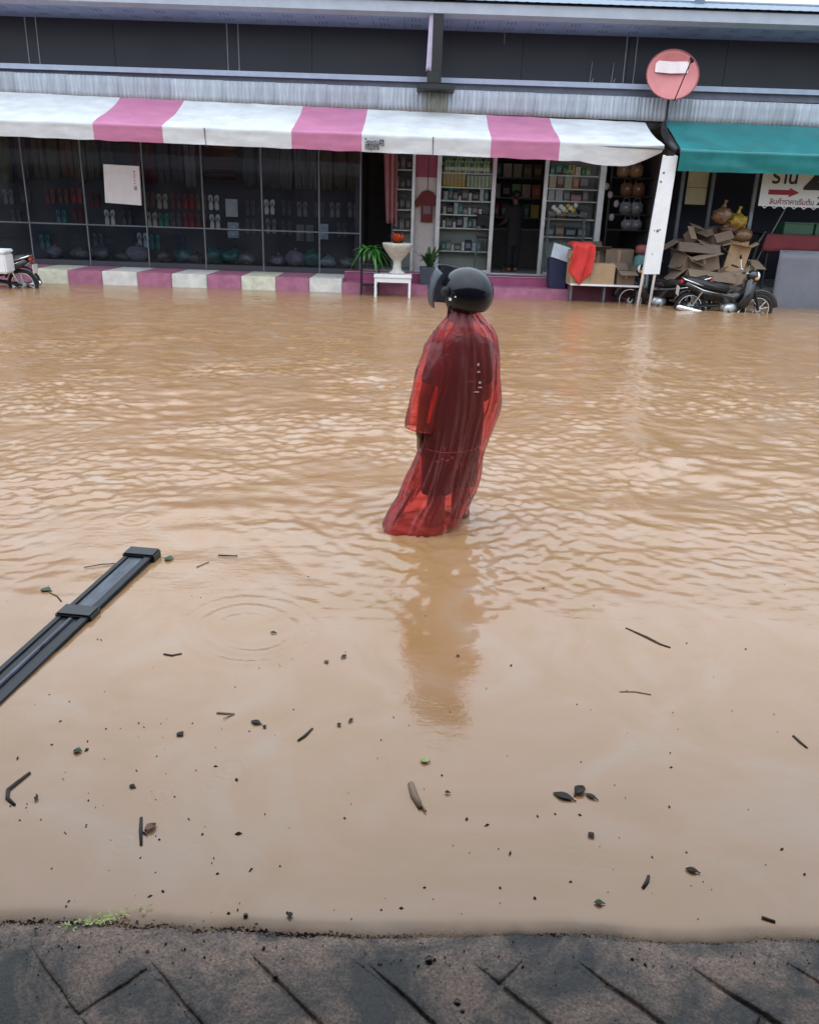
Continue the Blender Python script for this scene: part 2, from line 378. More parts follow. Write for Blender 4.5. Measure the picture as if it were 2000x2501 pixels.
# ------------------------------------------------------------------ near pavement of diagonal paving stones
def paving_mat():
    m, nt, bs = new_mat('wet_paving_stone'); L = nt.links.new
    geo = N(nt, 'ShaderNodeNewGeometry'); oi = N(nt, 'ShaderNodeObjectInfo')
    n1 = N(nt, 'ShaderNodeTexNoise'); n1.inputs['Scale'].default_value = 4.2; n1.inputs['Detail'].default_value = 9; n1.inputs['Roughness'].default_value = 0.72; n1.inputs['Distortion'].default_value = 0.6
    L(geo.outputs['Position'], n1.inputs['Vector'])
    cr = N(nt, 'ShaderNodeValToRGB'); e = cr.color_ramp.elements
    e[0].position = 0.41; e[0].color = (0.030, 0.028, 0.026, 1)
    e[1].position = 0.59; e[1].color = (0.200, 0.140, 0.110, 1)
    k = e.new(0.5); k.color = (0.104, 0.079, 0.066, 1)
    L(n1.outputs['Fac'], cr.inputs['Fac'])
    n2 = N(nt, 'ShaderNodeTexNoise'); n2.inputs['Scale'].default_value = 150; n2.inputs['Detail'].default_value = 5
    L(geo.outputs['Position'], n2.inputs['Vector'])
    sp = N(nt, 'ShaderNodeMapRange'); sp.inputs['From Min'].default_value = 0.3; sp.inputs['From Max'].default_value = 0.7; sp.inputs['To Min'].default_value = 0.50; sp.inputs['To Max'].default_value = 1.5
    L(n2.outputs['Fac'], sp.inputs['Value'])
    rn = N(nt, 'ShaderNodeMapRange'); rn.inputs['To Min'].default_value = 0.85; rn.inputs['To Max'].default_value = 1.15; L(oi.outputs['Random'], rn.inputs['Value'])
    mu = N(nt, 'ShaderNodeMath', operation='MULTIPLY'); L(sp.outputs[0], mu.inputs[0]); L(rn.outputs[0], mu.inputs[1])
    sc = N(nt, 'ShaderNodeVectorMath', operation='SCALE'); L(cr.outputs[0], sc.inputs[0]); L(mu.outputs[0], sc.inputs['Scale'])
    L(sc.outputs[0], bs.inputs['Base Color'])
    rr = N(nt, 'ShaderNodeMapRange'); rr.inputs['From Min'].default_value = 0.35; rr.inputs['From Max'].default_value = 0.65; rr.inputs['To Min'].default_value = 0.38; rr.inputs['To Max'].default_value = 0.75
    bs.inputs['Specular IOR Level'].default_value = 0.28
    L(n1.outputs['Fac'], rr.inputs['Value']); L(rr.outputs[0], bs.inputs['Roughness'])
    b = N(nt, 'ShaderNodeBump'); b.inputs['Strength'].default_value = 0.55; b.inputs['Distance'].default_value = 0.003; L(n2.outputs['Fac'], b.inputs['Height'])
    b2 = N(nt, 'ShaderNodeBump'); b2.inputs['Strength'].default_value = 0.5; b2.inputs['Distance'].default_value = 0.01
    n3 = N(nt, 'ShaderNodeTexNoise'); n3.inputs['Scale'].default_value = 28; n3.inputs['Detail'].default_value = 5; L(geo.outputs['Position'], n3.inputs['Vector'])
    L(n3.outputs['Fac'], b2.inputs['Height']); L(b.outputs[0], b2.inputs['Normal']); L(b2.outputs[0], bs.inputs['Normal'])
    return m
m_pave = paving_mat()
bm = nb(); add_grid(bm, pave_bed, 300, 150)
pavement = obj('pavement', bm, m_pave, smooth=True); tag(pavement, kind='structure')
bm = nb(); bb(-30, -2.6, -8, 1.5, BED, 0.008, bm); bb(2.6, 30, -8, 1.5, BED, 0.008, bm); bb(-2.6, 2.6, -8, -0.2, BED, 0.009, bm)
o = obj('pavement_apron', bm, m_pave, pavement)
# stones: laid at 45 degrees, worn edges, uneven heights
SA = math.radians(-43); SW, SL, GAP = 0.178, 1.25, 0.010
ax, ay = Vector((math.cos(SA), math.sin(SA), 0)), Vector((-math.sin(SA), math.cos(SA), 0))
org = Vector((-0.6805, 1.2636, 0))
for j in range(-9, 10):
    for i in range(-6, 7):
        o0 = org + ax * (i * SL + ((j * 0.37) % 1.0) * SL) + ay * (j * SW)
        c = o0 + ax * SL / 2 + ay * SW / 2
        if abs(c.x) > 2.1 or c.y < 0.35 or c.y > 1.95: continue
        bm = nb(); tilt = rnd.uniform(-0.006, 0.006); ti2 = rnd.uniform(-0.004, 0.004); hz = rnd.uniform(0.0165, 0.0205)
        nu, nv = 30, 6
        def fn(u, v):
            uu = GAP / 2 + (SL - GAP) * u; vv = GAP / 2 + (SW - GAP) * v
            p = o0 + ax * uu + ay * vv
            p += Vector((nz(p.x * 22, p.y * 22, 1), nz(p.x * 22, p.y * 22, 5), 0)) * 0.004
            e = min(u * SL, (1 - u) * SL, v * SW, (1 - v) * SW)
            z = hz + tilt * (u - .5) + ti2 * (v - .5) + 0.0020 * nz(p.x * 18, p.y * 18, 2)
            if e < 0.001: z -= 0.014
            elif e < 0.004: z -= 0.0022
            elif e < 0.012: z -= 0.0005
            d = shore_y(p.x) - p.y                # worn down and silted over towards the flood
            if d < 0.13: z -= (0.13 - d) * 0.09
            if d < 0.06: z -= (0.06 - d) * 0.4
            return Vector((p.x, p.y, z))
        eu = [0, .0015 / SL, .005 / SL, .014 / SL] + [k / nu for k in range(1, nu)] + [1 - .014 / SL, 1 - .005 / SL, 1 - .0015 / SL, 1]
        ev = [0, .0015 / SW, .005 / SW, .014 / SW] + [k / nv for k in range(1, nv)] + [1 - .014 / SW, 1 - .005 / SW, 1 - .0015 / SW, 1]
        Vg = [[bm.verts.new(fn(a_, b_)) for b_ in ev] for a_ in eu]
        for a_ in range(len(eu) - 1):
            for b_ in range(len(ev) - 1): bm.faces.new((Vg[a_][b_], Vg[a_ + 1][b_], Vg[a_ + 1][b_ + 1], Vg[a_][b_ + 1]))
        obj('paving_stone', bm, m_pave, pavement, smooth=True)
# ------------------------------------------------------------------ shop row building
YK, YG, YB = 17.0, 18.3, 21.5           # kerb face, glass line, back wall
XL, XR = -13.0, 13.0
bld = thing('shop_building', 'long single-storey shop row with dark upper wall, grey eaves and glazed shopfront', 'building', (0, YG, 0))
def bpart(name, bm, m, **k):
    bmesh.ops.translate(bm, verts=bm.verts, vec=(0, -YG, 0))
    return obj(name, bm, m, bld, **k)
# upper wall in panels with narrow joints, light seam strips in pairs
joints = [XL, -10.3, -6.2, -2.25, 2.3 - 0.35, 4.05, 6.0, 8.05, 10.5, XR]
for a, b in zip(joints[:-1], joints[1:]):
    bpart('upper_wall_panel', bb(a + .004, b - .004, 18.5, 18.62, 3.3, 5.02), m_dark)
m_seam = mat('pale_seam', (0.30, 0.30, 0.33), 0.5, var=0.25, scale=9)
for px in (72, 98, 557, 584, 1526, 1551):
    a = X(px, 150, 18.49)
    bpart('seam_strip', bb(a - .010, a + .010, 18.485, 18.499, 4.02, 4.95), m_seam)
for px in (1442, 1495):
    a = at(px, 170, 18.47)
    bm = nb(); add_tube(bm, [(a.x + .02, 18.47, 4.48), (a.x, 18.47, 4.05), (a.x + 0.05, 18.44, 4.14), (a.x + .07, 18.44, 4.2)], [.008, .012, .014, .005], 6)
    bpart('wall_hook', bm, m_seam)
a = at(1232, 98, 18.48); bpart('seam_strip', bb(a.x - .006, a.x + .006, 18.485, 18.499, 4.75, 4.95), m_seam)
# vented soffit boards and gutter, then the roof sheets above
zs = 4.95
k = 0
x = XL
while x < XR:
    w = 0.60
    bm = bb(x + .004, x + w - .004, 17.36, 18.5, zs, zs + .02)
    bpart('soffit_board', bm, m_soffit)
    x += w
m_slot = mat('soffit_slot', (0.14, 0.14, 0.19), 0.8)
bm = nb(); x = XL
while x < XR:
    for yy in (17.62, 18.12):
        for q in range(3):
            add_box(bm, (x + .14 + q * .07, yy, zs - .0015), (.018, .20, .003))
    x += .60
o = bpart('soffit_vent_slots', bm, m_slot); tag(o, kind='stuff')
bm = nb(); add_prism(bm, [(17.2, 5.0), (17.36, 4.955), (17.40, 5.17), (17.19, 5.17)], XL, XR)
for v in bm.verts: v.co = Vector((v.co.y, v.co.x, v.co.z))
bpart('gutter', bm, mat('gutter_metal', (0.42, 0.47, 0.55), 0.4, metal=0.1, var=0.12, scale=3))
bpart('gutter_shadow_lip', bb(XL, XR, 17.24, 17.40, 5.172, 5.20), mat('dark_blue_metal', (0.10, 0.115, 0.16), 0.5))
RP = math.radians(14)
x = XL; w = 0.76
while x < XR:
    bm = nb()
    def rf(u, v):
        xx = x + w * u; d = 1.9 * v
        rib = 0.005 * max(0, math.cos(2 * PI * (u * 4))) ** 4
        return Vector((xx, 17.12 + d * math.cos(RP), 5.205 + d * math.sin(RP) + rib))
    add_grid(bm, rf, 16, 1)
    solid(bpart('roof_sheet', bm, m_grey), .004)
    x += w
zr = 5.205 + 1.9 * math.sin(RP); yr = 17.12 + 1.9 * math.cos(RP)
bm = nb(); add_tube(bm, [(XL, yr, zr + .004), (XR, yr, zr + .004)], .035, 8); bpart('ridge_cap', bm, m_grey)
bm = nb(); add_grid(bm, lambda u, v: Vector((XL + (XR - XL) * u, yr + .01 + 2.9 * v, zr - .008 - .72 * v)), 1, 1); solid(bpart('rear_roof', bm, m_grey), .02)
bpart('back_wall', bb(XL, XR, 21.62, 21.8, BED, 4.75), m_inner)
# eave strip and corrugated fascia
bpart('flashing_strip', bb(XL, XR, 17.72, 18.49, 3.93, 4.02), m_flash)
bpart('flashing_recess', bb(XL, XR, 17.80, 18.49, 3.80, 3.928), mat('recess_shadow_blue', (0.13, 0.14, 0.19), 0.6, var=0.3, scale=5))  # dark blue-grey colour paints the shadow line below the flashing
cw = 1.04
bm = nb()
def cf(u, v):
    return Vector((cw * u, 0.014 * math.cos(2 * PI * u * 13), -0.41 * v))
add_grid(bm, cf, 13 * 8, 3)
first = None
i = 0; x = XL
while x < XR:
    if first is None:
        first = bpart('corrugated_sheet', bm, m_corr, smooth=True); solid(first, .006); s = first
    else:
        s = first.copy(); col.objects.link(s); s.parent = bld
    s.location = (x, 17.70 + (i % 2) * .008, 3.815 - 0.006 * x)
    if x <= X(1060, 250, 17.7) < x + cw - .1:
        pass
    x += cw - .03; i += 1
a = X(1035, 250, 17.66); b = X(1092, 250, 17.66)
bm = nb(); add_grid(bm, lambda u, v: Vector((a + (b - a) * u, 17.665 + .012 * math.cos(2 * PI * u * 6), 3.83 - .43 * v)), 48, 2)
solid(bpart('mossy_patch_sheet', bm, m_moss, smooth=True), .005)
bpart('eave_beam', bb(XL, XR, 17.78, 17.9, 3.24, 3.42), m_blackm)
# ceiling below the lean-to, interior shell
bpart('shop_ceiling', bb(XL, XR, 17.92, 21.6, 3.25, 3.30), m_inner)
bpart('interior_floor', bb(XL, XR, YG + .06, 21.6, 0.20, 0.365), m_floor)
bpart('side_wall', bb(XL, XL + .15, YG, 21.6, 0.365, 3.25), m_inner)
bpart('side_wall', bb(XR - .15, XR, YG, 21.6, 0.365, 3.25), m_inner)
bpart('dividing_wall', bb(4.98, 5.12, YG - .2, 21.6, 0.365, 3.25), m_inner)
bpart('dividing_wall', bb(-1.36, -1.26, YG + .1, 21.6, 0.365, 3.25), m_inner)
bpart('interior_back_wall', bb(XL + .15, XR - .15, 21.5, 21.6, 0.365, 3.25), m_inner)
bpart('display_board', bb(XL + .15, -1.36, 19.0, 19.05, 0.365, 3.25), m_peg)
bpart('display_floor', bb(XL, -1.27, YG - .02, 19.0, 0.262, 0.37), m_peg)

# shop window: mullions, rail, panes
xs = [X(px, 560, YG) for px in (75, 215, 360, 500, 642, 780)]
xs = [xs[0] - 3.75, xs[0] - 2.5, xs[0] - 1.25] + xs + [X(880, 560, YG)]
for q, a in enumerate(xs):
    bpart('window_mullion', bb(a - .014, a + .014, YG - .03, YG + .03, 0.265, 3.25), m_alud, bevel=.003)
for a, b in zip(xs[:-1], xs[1:]):
    zr_ = 1.10
    bpart('window_rail', bb(a + .018, b - .018, YG - .02, YG + .02, zr_ - .012, zr_ + .012), m_alud)
    bpart('window_pane', bb(a + .019, b - .019, YG - .004, YG + .004, 0.372, zr_ - .013), m_glass)
    bpart('window_pane', bb(a + .019, b - .019, YG - .004, YG + .004, zr_ + .013, 3.24), m_glass)
# door frames and glass of the entrance
for px, py, wd in ((1010, 450, .03), (1072, 450, .045), (1206, 450, .04), (1330, 480, .04), (1470, 450, .06)):
    a = X(px, py, YG)
    bpart('door_post', bb(a - wd, a + wd, YG - .04, YG + .04, 0.368, 3.25), m_alu, bevel=.005)
for p0, p1 in ((1072, 1206), (1330, 1470)):
    a = X(p0, 500, YG) + .065; b = X(p1, 500, YG) - .065
    bpart('door_pane', bb(a, b, YG - .004, YG + .004, 0.45, 3.2), m_glassd)
    bpart('door_bottom_rail', bb(a, b, YG - .03, YG + .03, 0.368, 0.445), m_alu)
bpart('door_track', bb(X(1010, 600, YG) + .03, X(1470, 600, YG), YG - .12, YG - .05, 0.368, 0.40), m_alu)
# pale pier with pink top between the bays
a, b = X(1013, 450, YG + .1), X(1066, 450, YG + .1)
bpart('pier_lower', bb(a, b, YG + .06, YG + .3, 0.366, 2.25), mat('pale_pier', (0.42, 0.39, 0.38), 0.7, var=0.12))
bpart('pier_upper', bb(a - .004, b + .004, YG + .05, YG + .3, 2.252, 3.24), mat('dark_pink_pier', (0.22, 0.045, 0.09), 0.7, var=0.2))

# ------------------------------------------------------------------ raised kerb with painted blocks
kerb = thing('raised_kerb', 'raised kerb painted in pink and white blocks along the shop windows', 'kerb', (0, YK, 0))
edges_px = [10, 93, 177, 259, 343, 426, 510, 593, 676, 757, 836]
kx = [on(p, 690 + (p - 177) * .035, 0).x for p in edges_px]
kx = [kx[0] - .69 * 5, kx[0] - .69 * 4, kx[0] - .69 * 3, kx[0] - .69 * 2, kx[0] - .69] + kx
for i, (a, b) in enumerate(zip(kx[:-1], kx[1:])):
    pink = (len(kx) - 2 - i) % 2 == 1
    dz = rnd.uniform(-.004, .004)
    bm = bb(a + .002, b - .002, 0, YG - YK - .05, BED, .262 + dz)
    obj('kerb_block', bm, m_pink if pink else (m_wornw if i % 3 else mat('cream_kerb_paint', (0.60, 0.60, 0.48), 0.7, var=0.3, scale=6, bump=.15)), kerb, bevel=.012)
steps = thing('entrance_steps', 'two pink painted concrete steps below the open shop entrance', 'steps', (1.5, YK, 0))
obj('lower_step', bb(kx[-1] - 1.5 + .004, 3.05 - 1.5, 0, .55, BED, .20), m_pink, steps, bevel=.012)
obj('upper_step', bb(kx[-1] - 1.5 + .003, 3.05 - 1.5, .552, YG - YK - .13, BED, .366), mat('shaded_pink_paint', (0.30, 0.06, 0.15), 0.55, var=0.25, scale=4), steps, bevel=.012)  # shade on the upper riser is put into this darker pink
obj('step_nosing', bb(kx[-1] - 1.5 + .01, 3.04 - 1.5, .535, .575, .368, .378), m_alu, steps)
plinth = thing('shop_plinth', 'dark pink and grey plinth below the cardboard boxes at the shop corner', 'plinth', (4.0, YK, 0))
obj('plinth_body', bb(3.054 - 4, 4.95 - 4, .15, YG - YK + .05, BED, .364), mat('dull_pink_plinth', (0.16, 0.045, 0.085), 0.7, var=0.35, scale=3), plinth, bevel=.01)
rp = thing('grey_plinth', 'grey concrete floor edge under the second shop beside the motorcycle', 'plinth', (9, YK, 0))
obj('plinth_body', bb(4.954 - 9, XR - 9, .5, YG - YK + .06, BED, .33), m_conc, rp, bevel=.01)

# ------------------------------------------------------------------ awnings
def zf(x): return 2.857 - .0056 * x
def zb_(x): return 2.555 - .010 * x
def zt(x): return 3.40 - .013 * x
AF, AB = 16.0, 17.62
awn = thing('striped_awning', 'wide pink and white striped fabric awning over the shopfront', 'awning', (0, 16.8, 2.9))
sx = [X(p, q, AF) for p, q in ((228, 331), (398, 345), (712, 368), (883, 372), (1197, 385), (1364, 394))]
A_END = X(1622, 366, AF)
sx = [sx[0] - 3.6 - 1.2, sx[0] - 3.6 + .05, sx[0] - 2.36] + sx + [A_END]
sx = [-12.5] + sx[1:]
for i, (a, b) in enumerate(zip(sx[:-1], sx[1:])):
    pink = i in (1, 3, 5, 7)
    bm = nb(); n = max(8, int((b - a) / .09)); last = (i == len(sx) - 2)
    def fn(u, v):
        x = a + (b - a) * u
        sagx = abs(math.sin(PI * (x + .21) / 3.16))          # sag between the rafters
        wr = .008 * nz(x * 1.7, v * 5, 3) + .004 * nz(x * 6, v * 9, 8)
        if v <= .62:
            t = v / .62; y = AB + (AF - AB) * t
            z = zt(x) + (zf(x) - zt(x)) * t - .05 * sagx * math.sin(PI * t) - .022 * math.sin(2 * PI * t) * (.6 + .5 * nz(x * .6, 2)) + wr * 1.6
            if last and t > .7: z -= .03 * (u ** 2) * (t - .7)
        else:
            t = (v - .62) / .38; y = AF + .035 * t + .02 * nz(x * 2.2, t * 2, 1) * t
            zb = zb_(x) + .012 * nz(x * 3, 7)
            if last:
                w = max(0, (x - (A_END - 1.5)) / 1.5)
                zb += -.05 * math.sin(PI * min(1, w * 1.15)) + .30 * max(0, w - .55) ** 1.6 * 2.6
                y += .12 * w * t
            z = zf(x) + (zb - zf(x)) * t + wr * (1 - t)
            z = min(z, zf(x) - .002)
        return Vector((x, y - 16.8, z - 2.9))
    add_grid(bm, fn, n, 26)
    o = obj('awning_stripe', bm, m_awn_p if pink else m_awn_w, awn, smooth=True)
    o['label'] = 'pink stripe of the awning' if pink else 'white stripe of the awning'
# sewn joints, front rail, rafters
m_stain = mat('seam_stain', (0.12, 0.11, 0.10), 0.8)
for px, py in ((500, 330), (1057, 360)):
    a = X(px, py, AF)
    bm = nb(); add_tube(bm, [(a, AF - .012 - 16.8, zf(a) - .01 - 2.9), (a + .004, AF + .03 - 16.8, zb_(a) - .02 - 2.9)], [.010, .005], 6)
    obj('sewn_joint', bm, m_stain, awn)
bm = nb(); add_tube(bm, [(-12.5, AF + .03 - 16.8, zf(-12.5) - .05 - 2.9), (A_END, AF + .03 - 16.8, zf(A_END) - .05 - 2.9)], .022, 8)
obj('front_rail', bm, m_alud, awn)
for a in [-12.3, -9.7, -6.53, -3.37, -.21, 2.95, A_END - .03]:
    bm = nb(); add_tube(bm, [(a, AF + .03 - 16.8, zf(a) - .06 - 2.9), (a, 17.78 - 16.8, zt(a) - .06 - 2.9)], .02, 8)
    obj('rafter', bm, m_alud, awn)

def text_mesh(name, body, size, mat_, parent, loc, rot=(PI / 2, 0, 0), sxx=1.0, off=0.0, ext=0.0015):
    cu = bpy.data.curves.new('txt', 'FONT'); cu.body = body; cu.size = size; cu.extrude = ext; cu.align_x = 'LEFT'; cu.offset = off
    t = bpy.data.objects.new('txt', cu); col.objects.link(t)
    dg = bpy.context.evaluated_depsgraph_get(); dg.update()
    me_ = bpy.data.meshes.new_from_object(t.evaluated_get(dg)); bpy.data.objects.remove(t); bpy.data.curves.remove(cu)
    me_.name = name; me_.materials.clear()
    o = link_mesh(name, me_, mat_, parent); o.location = loc; o.rotation_euler = rot; o.scale = (sxx, 1, 1)
    return o
m_ink = mat('black_ink', (0.012, 0.014, 0.018), 0.6)
a = at(891, 352, AF - .02)
text_mesh('awning_print', 'โรงแรมศิริ', .135, m_ink, awn, (a.x, AF - .022 - 16.8, a.z - 2.9 - .01), sxx=.62, off=.004)
a = at(891, 363, AF - .01)
text_mesh('awning_print', 'ศรีสุนทร', .105, m_ink, awn, (a.x, AF - .012 - 16.8, a.z - 2.9 - .005), sxx=.72, off=.003)

tea = thing('teal_awning', 'teal green fabric awning over the second shop at the right', 'awning', (9, 16.8, 2.9))
TX0 = X(1663, 363, AF)
bm = nb()
def tf(u, v):
    x = TX0 + (XR - TX0) * u
    zfr = Zh(1663, 363, AF) - .006 * (x - TX0); zto = Zh(1630, 293, AB) - .012 * (x - TX0); zbo = Zh(1668, 417, AF) + .012 * (x - TX0) * .3
    wr = .016 * nz(x * 1.3, v * 4, 13) + .008 * nz(x * 5, v * 8, 18)
    if v <= .6:
        t = v / .6; y = AB + (AF - AB) * t; z = zto + (zfr - zto) * t - .05 * math.sin(PI * t) * abs(math.sin((x - TX0) * 1.1)) + wr
        xx = x + .06 * (1 - t) * (1 - u)
    else:
        t = (v - .6) / .4; y = AF + .03 * t + .03 * nz(x * 1.8, t * 2, 4) * t; z = zfr + (zbo + .012 * nz(x * 2, 3) - zfr) * t; xx = x
        z = min(z, zfr - .002)
    return Vector((xx - 9, y - 16.8, z - 2.9))
add_grid(bm, tf, 90, 26); obj('awning_cloth', bm, m_awn_t, tea, smooth=True)
bm = nb(); add_tube(bm, [(TX0 - 9, AF + .04 - 16.8, Zh(1663, 363, AF) - 2.95), (XR - 9, AF + .04 - 16.8, Zh(1663, 363, AF) - 3.0)], .02, 8); obj('front_rail', bm, m_alud, tea)
for a in (TX0 + .05, 8.0, 12.5):
    bm = nb(); add_tube(bm, [(a - 9, AF + .04 - 16.8, Zh(1663, 363, AF) - 2.96), (a - 9, 17.78 - 16.8, Zh(1630, 293, AB) - 2.96)], .02, 8); obj('rafter', bm, m_alud, tea)

# gathered dark cloth / rolled side curtain between the awnings
rc = thing('rolled_side_curtain', 'dark rolled side curtain tied between the striped and the teal awning', 'curtain', (TX0 - .08, 16.2, 2.7))
bm = nb(); pts = [at(1622, 300, 17.5), at(1622, 325, 17.0), at(1634, 350, 16.5), at(1652, 368, 16.15)]
add_tube(bm, [p - rc.location for p in pts], [.05, .075, .085, .05], 10); obj('roll', bm, m_blackm, rc, smooth=True)

# ------------------------------------------------------------------ white post of two tubes with a board
pst = thing('awning_post', 'white two-legged awning post with a tall board between its tubes', 'post', (4.36, 16.2, BED))
def pp(px, py, y=16.2): return at(px, py, y) - pst.location
for top, bot in (((1622, 378), (1556, 749)), ((1650, 378), (1585, 749))):
    a, b = pp(*top), pp(*bot); d = (b - a).normalized()
    bm = nb(); add_tube(bm, [a, b + d * (.36 / abs(d.z))], .026, 10); obj('tube', bm, m_white, pst, smooth=True)
bm = nb(); q = [pp(1618, 380, 16.17), pp(1655, 380, 16.17), pp(1610, 669, 16.17), pp(1571, 669, 16.17)]
v0 = [bm.verts.new(p) for p in q]; v1 = [bm.verts.new(p + Vector((0, -.012, 0))) for p in q]
bm.faces.new(v0); bm.faces.new(v1[::-1])
for i in range(4): bm.faces.new((v0[i], v1[i], v1[(i + 1) % 4], v0[(i + 1) % 4]))
bo = obj('board', bm, m_white, pst)
m_mark = mat('grey_mark', (0.14, 0.15, 0.17), 0.7)
for px, py, s in ((1621, 421, .02), (1614, 443, .02), (1606, 563, .028), (1612, 560, .015), (1598, 562, .012), (1593, 620, .012), (1600, 480, .008)):
    a = pp(px, py, 16.15); bm = nb(); add_lathe(bm, [(s, 0), (s * .8, -.004)], 8, a, 'Y'); obj('bolt', bm, m_mark, bo)

# ------------------------------------------------------------------ central pole with a narrow banner
pole = thing('roof_pole', 'dark square pole rising through the eaves at the centre of the facade', 'pole', (.23, 17.3, 3.80))
obj('shaft', bb(-.095, .095, -.08, .08, .05, 3.2), m_blackm, pole, bevel=.006)
obj('base_bracket', bb(-.36, .36, -.10, .45, -.05, .045), m_black, pole, bevel=.01)
obj('foot_block', bb(-.17, .08, -.09, .09, .048, .26), m_black, pole, bevel=.02)
ban = thing('narrow_banner', 'narrow white and lilac banner hanging beside the dark central pole', 'banner', (.07, 17.3, 4.05))
bm = nb()
def bf(u, v):
    zz = 1.6 * v; return Vector((-.035 + (.11 - .03 * v) * u + .05 * v, .02 * math.sin(3 * zz + u * 2) - .02, zz + .03 * math.sin(u * 4)))
add_grid(bm, bf, 5, 24); solid(obj('cloth', bm, mat('lilac_white_cloth', (0.62, 0.55, 0.72), 0.6, var=0.2, scale=5, trans=.2), ban, smooth=True), .003)
# ------------------------------------------------------------------ satellite dish
dsh = thing('satellite_dish', 'round salmon red satellite dish with a white label on a short mast', 'satellite dish', at(1627, 290, 17.45))
c0 = at(1643, 181, 17.3) - dsh.location
tilt = Euler((math.radians(16), 0, math.radians(4)))
bm = nb(); R0 = .49
rings = []
for i in range(9):
    r = R0 * i / 8
    rings.append([Vector((r * math.cos(2 * PI * k / 36), .16 * (1 - (r / R0) ** 2), r * .9 * math.sin(2 * PI * k / 36))) for k in range(36)])
def tr(p): return c0 + Matrix.Rotation(math.radians(-12), 3, 'X') @ Vector(p)
vs = [[bm.verts.new(tr(p)) for p in ring] for ring in rings[1:]]; cvt = bm.verts.new(tr((0, .16, 0)))
for k in range(36): bm.faces.new((cvt, vs[0][(k + 1) % 36], vs[0][k]))
for i in range(7):
    for k in range(36): bm.faces.new((vs[i][k], vs[i][(k + 1) % 36], vs[i + 1][(k + 1) % 36], vs[i + 1][k]))
dd = obj('dish', bm, mat('faded_red_paint', (0.56, 0.20, 0.20), 0.5, var=0.12, scale=4), dsh, smooth=True); solid(dd, .012, 1)
bm = nb(); add_tube(bm, [tr((R0 * math.cos(2 * PI * k / 36), 0, .9 * R0 * math.sin(2 * PI * k / 36))) for k in range(37)], .010, 6); obj('rim', bm, mat('rim_dark_red', (0.30, 0.07, 0.07), .5), dd)
bm = nb(); add_grid(bm, lambda u, v: tr((-.32 + .62 * u, .085 + .04 * (1 - abs(2 * u - 1)) - .014 - .02 * v, .06 + .20 * v)), 8, 3)
lb = obj('label_sticker', bm, mat('pinkish_white', (0.78, 0.68, 0.70), 0.5), dd); solid(lb, .003)
bm = nb(); add_tube(bm, [tr((.07, .02, -.45)), tr((.12, -.35, -.14)), tr((.20, -.42, .10))], .012, 6); arm = obj('feed_arm', bm, m_blackm, dsh)
bm = nb(); add_tube(bm, [tr((.20, -.46, .07)), tr((.205, -.36, .15))], [.035, .028], 10); obj('feed_horn', bm, m_black, arm)
bm = nb(); add_tube(bm, [Vector((0, 0, -.02)), Vector((.0, 0, .42)), tr((-.02, .2, -.12))], .026, 8); obj('mast', bm, m_blackm, dsh)
bm = nb(); add_tube(bm, [tr((.07, .02, -.45)), tr((0, .2, -.25))], .014, 6); obj('bracket', bm, m_blackm, dsh)
# small stub on the roof line
stub = thing('roof_stub', 'short blue grey vent stub on the roof edge above the satellite dish', 'vent', (5.35, 18.6, 5.52))
bm = nb(); add_lathe(bm, [(.10, 0), (.10, .35), (.15, .36), (.15, .42), (.02, .5)], 14); obj('vent_cap', bm, mat('blue_grey_metal', (0.14, 0.18, 0.24), .5), stub, smooth=False)

# ------------------------------------------------------------------ unseen wall and canopy added to darken glass reflections and shade the near pavement
opp = thing('added_shade_shop', 'added out-of-view shop wall with a canopy shading the near pavement', 'building', (0, -6, 0))
obj('wall', bb(-20, 20, -.4, 0, BED, 3.0), mat('plaster_wall', (0.20, 0.19, 0.18), .8), opp)
obj('canopy', bb(-20, 20, .002, 7.95, 2.52, 2.60), m_grey, opp)  # added canopy, reaching forward out of view to shade the near water
for a in (-12, -6, 6, 12):
    bm = nb(); add_tube(bm, [(a, 6.2, .0), (a, 6.2, 2.518)], .04, 8); obj('added_canopy_post', bm, m_alud, opp)
# ------------------------------------------------------------------ goods in the long shop window
ORD = ['first', 'second', 'third', 'fourth', 'fifth', 'sixth', 'seventh', 'eighth', 'ninth', 'tenth', 'eleventh', 'twelfth', 'thirteenth', 'fourteenth', 'fifteenth', 'sixteenth', 'seventeenth', 'eighteenth', 'nineteenth', 'twentieth']
def cmat(nm, c, **k): return mat('goods_' + nm, c, k.pop('rough', .6), var=k.pop('var', .16), **k)
C = dict(red=(.40, .035, .035), dullred=(.22, .05, .05), darkred=(.13, .015, .022), white=(.72, .73, .72), cream=(.55, .52, .38), green=(.02, .26, .16), teal=(.03, .20, .20),
         grey=(.22, .22, .24), dgrey=(.10, .10, .115), bluew=(.48, .55, .62), brown=(.20, .10, .06), olive=(.14, .125, .075), pink=(.50, .20, .25), yellow=(.62, .48, .06),
         lime=(.30, .60, .22), orange=(.60, .20, .04), navy=(.02, .03, .07), lilac=(.34, .30, .40), pgreen=(.42, .58, .40), black=(.012, .012, .014), tan=(.34, .22, .13))
YD = 18.96
_sole = [(.00, -.155), (.035, -.150), (.05, -.115), (.047, -.05), (.044, 0), (.054, .06), (.058, .10), (.046, .145), (.012, .16), (-.03, .14), (-.046, .10), (-.048, .05), (-.042, -.03), (-.046, -.10), (-.034, -.145)]
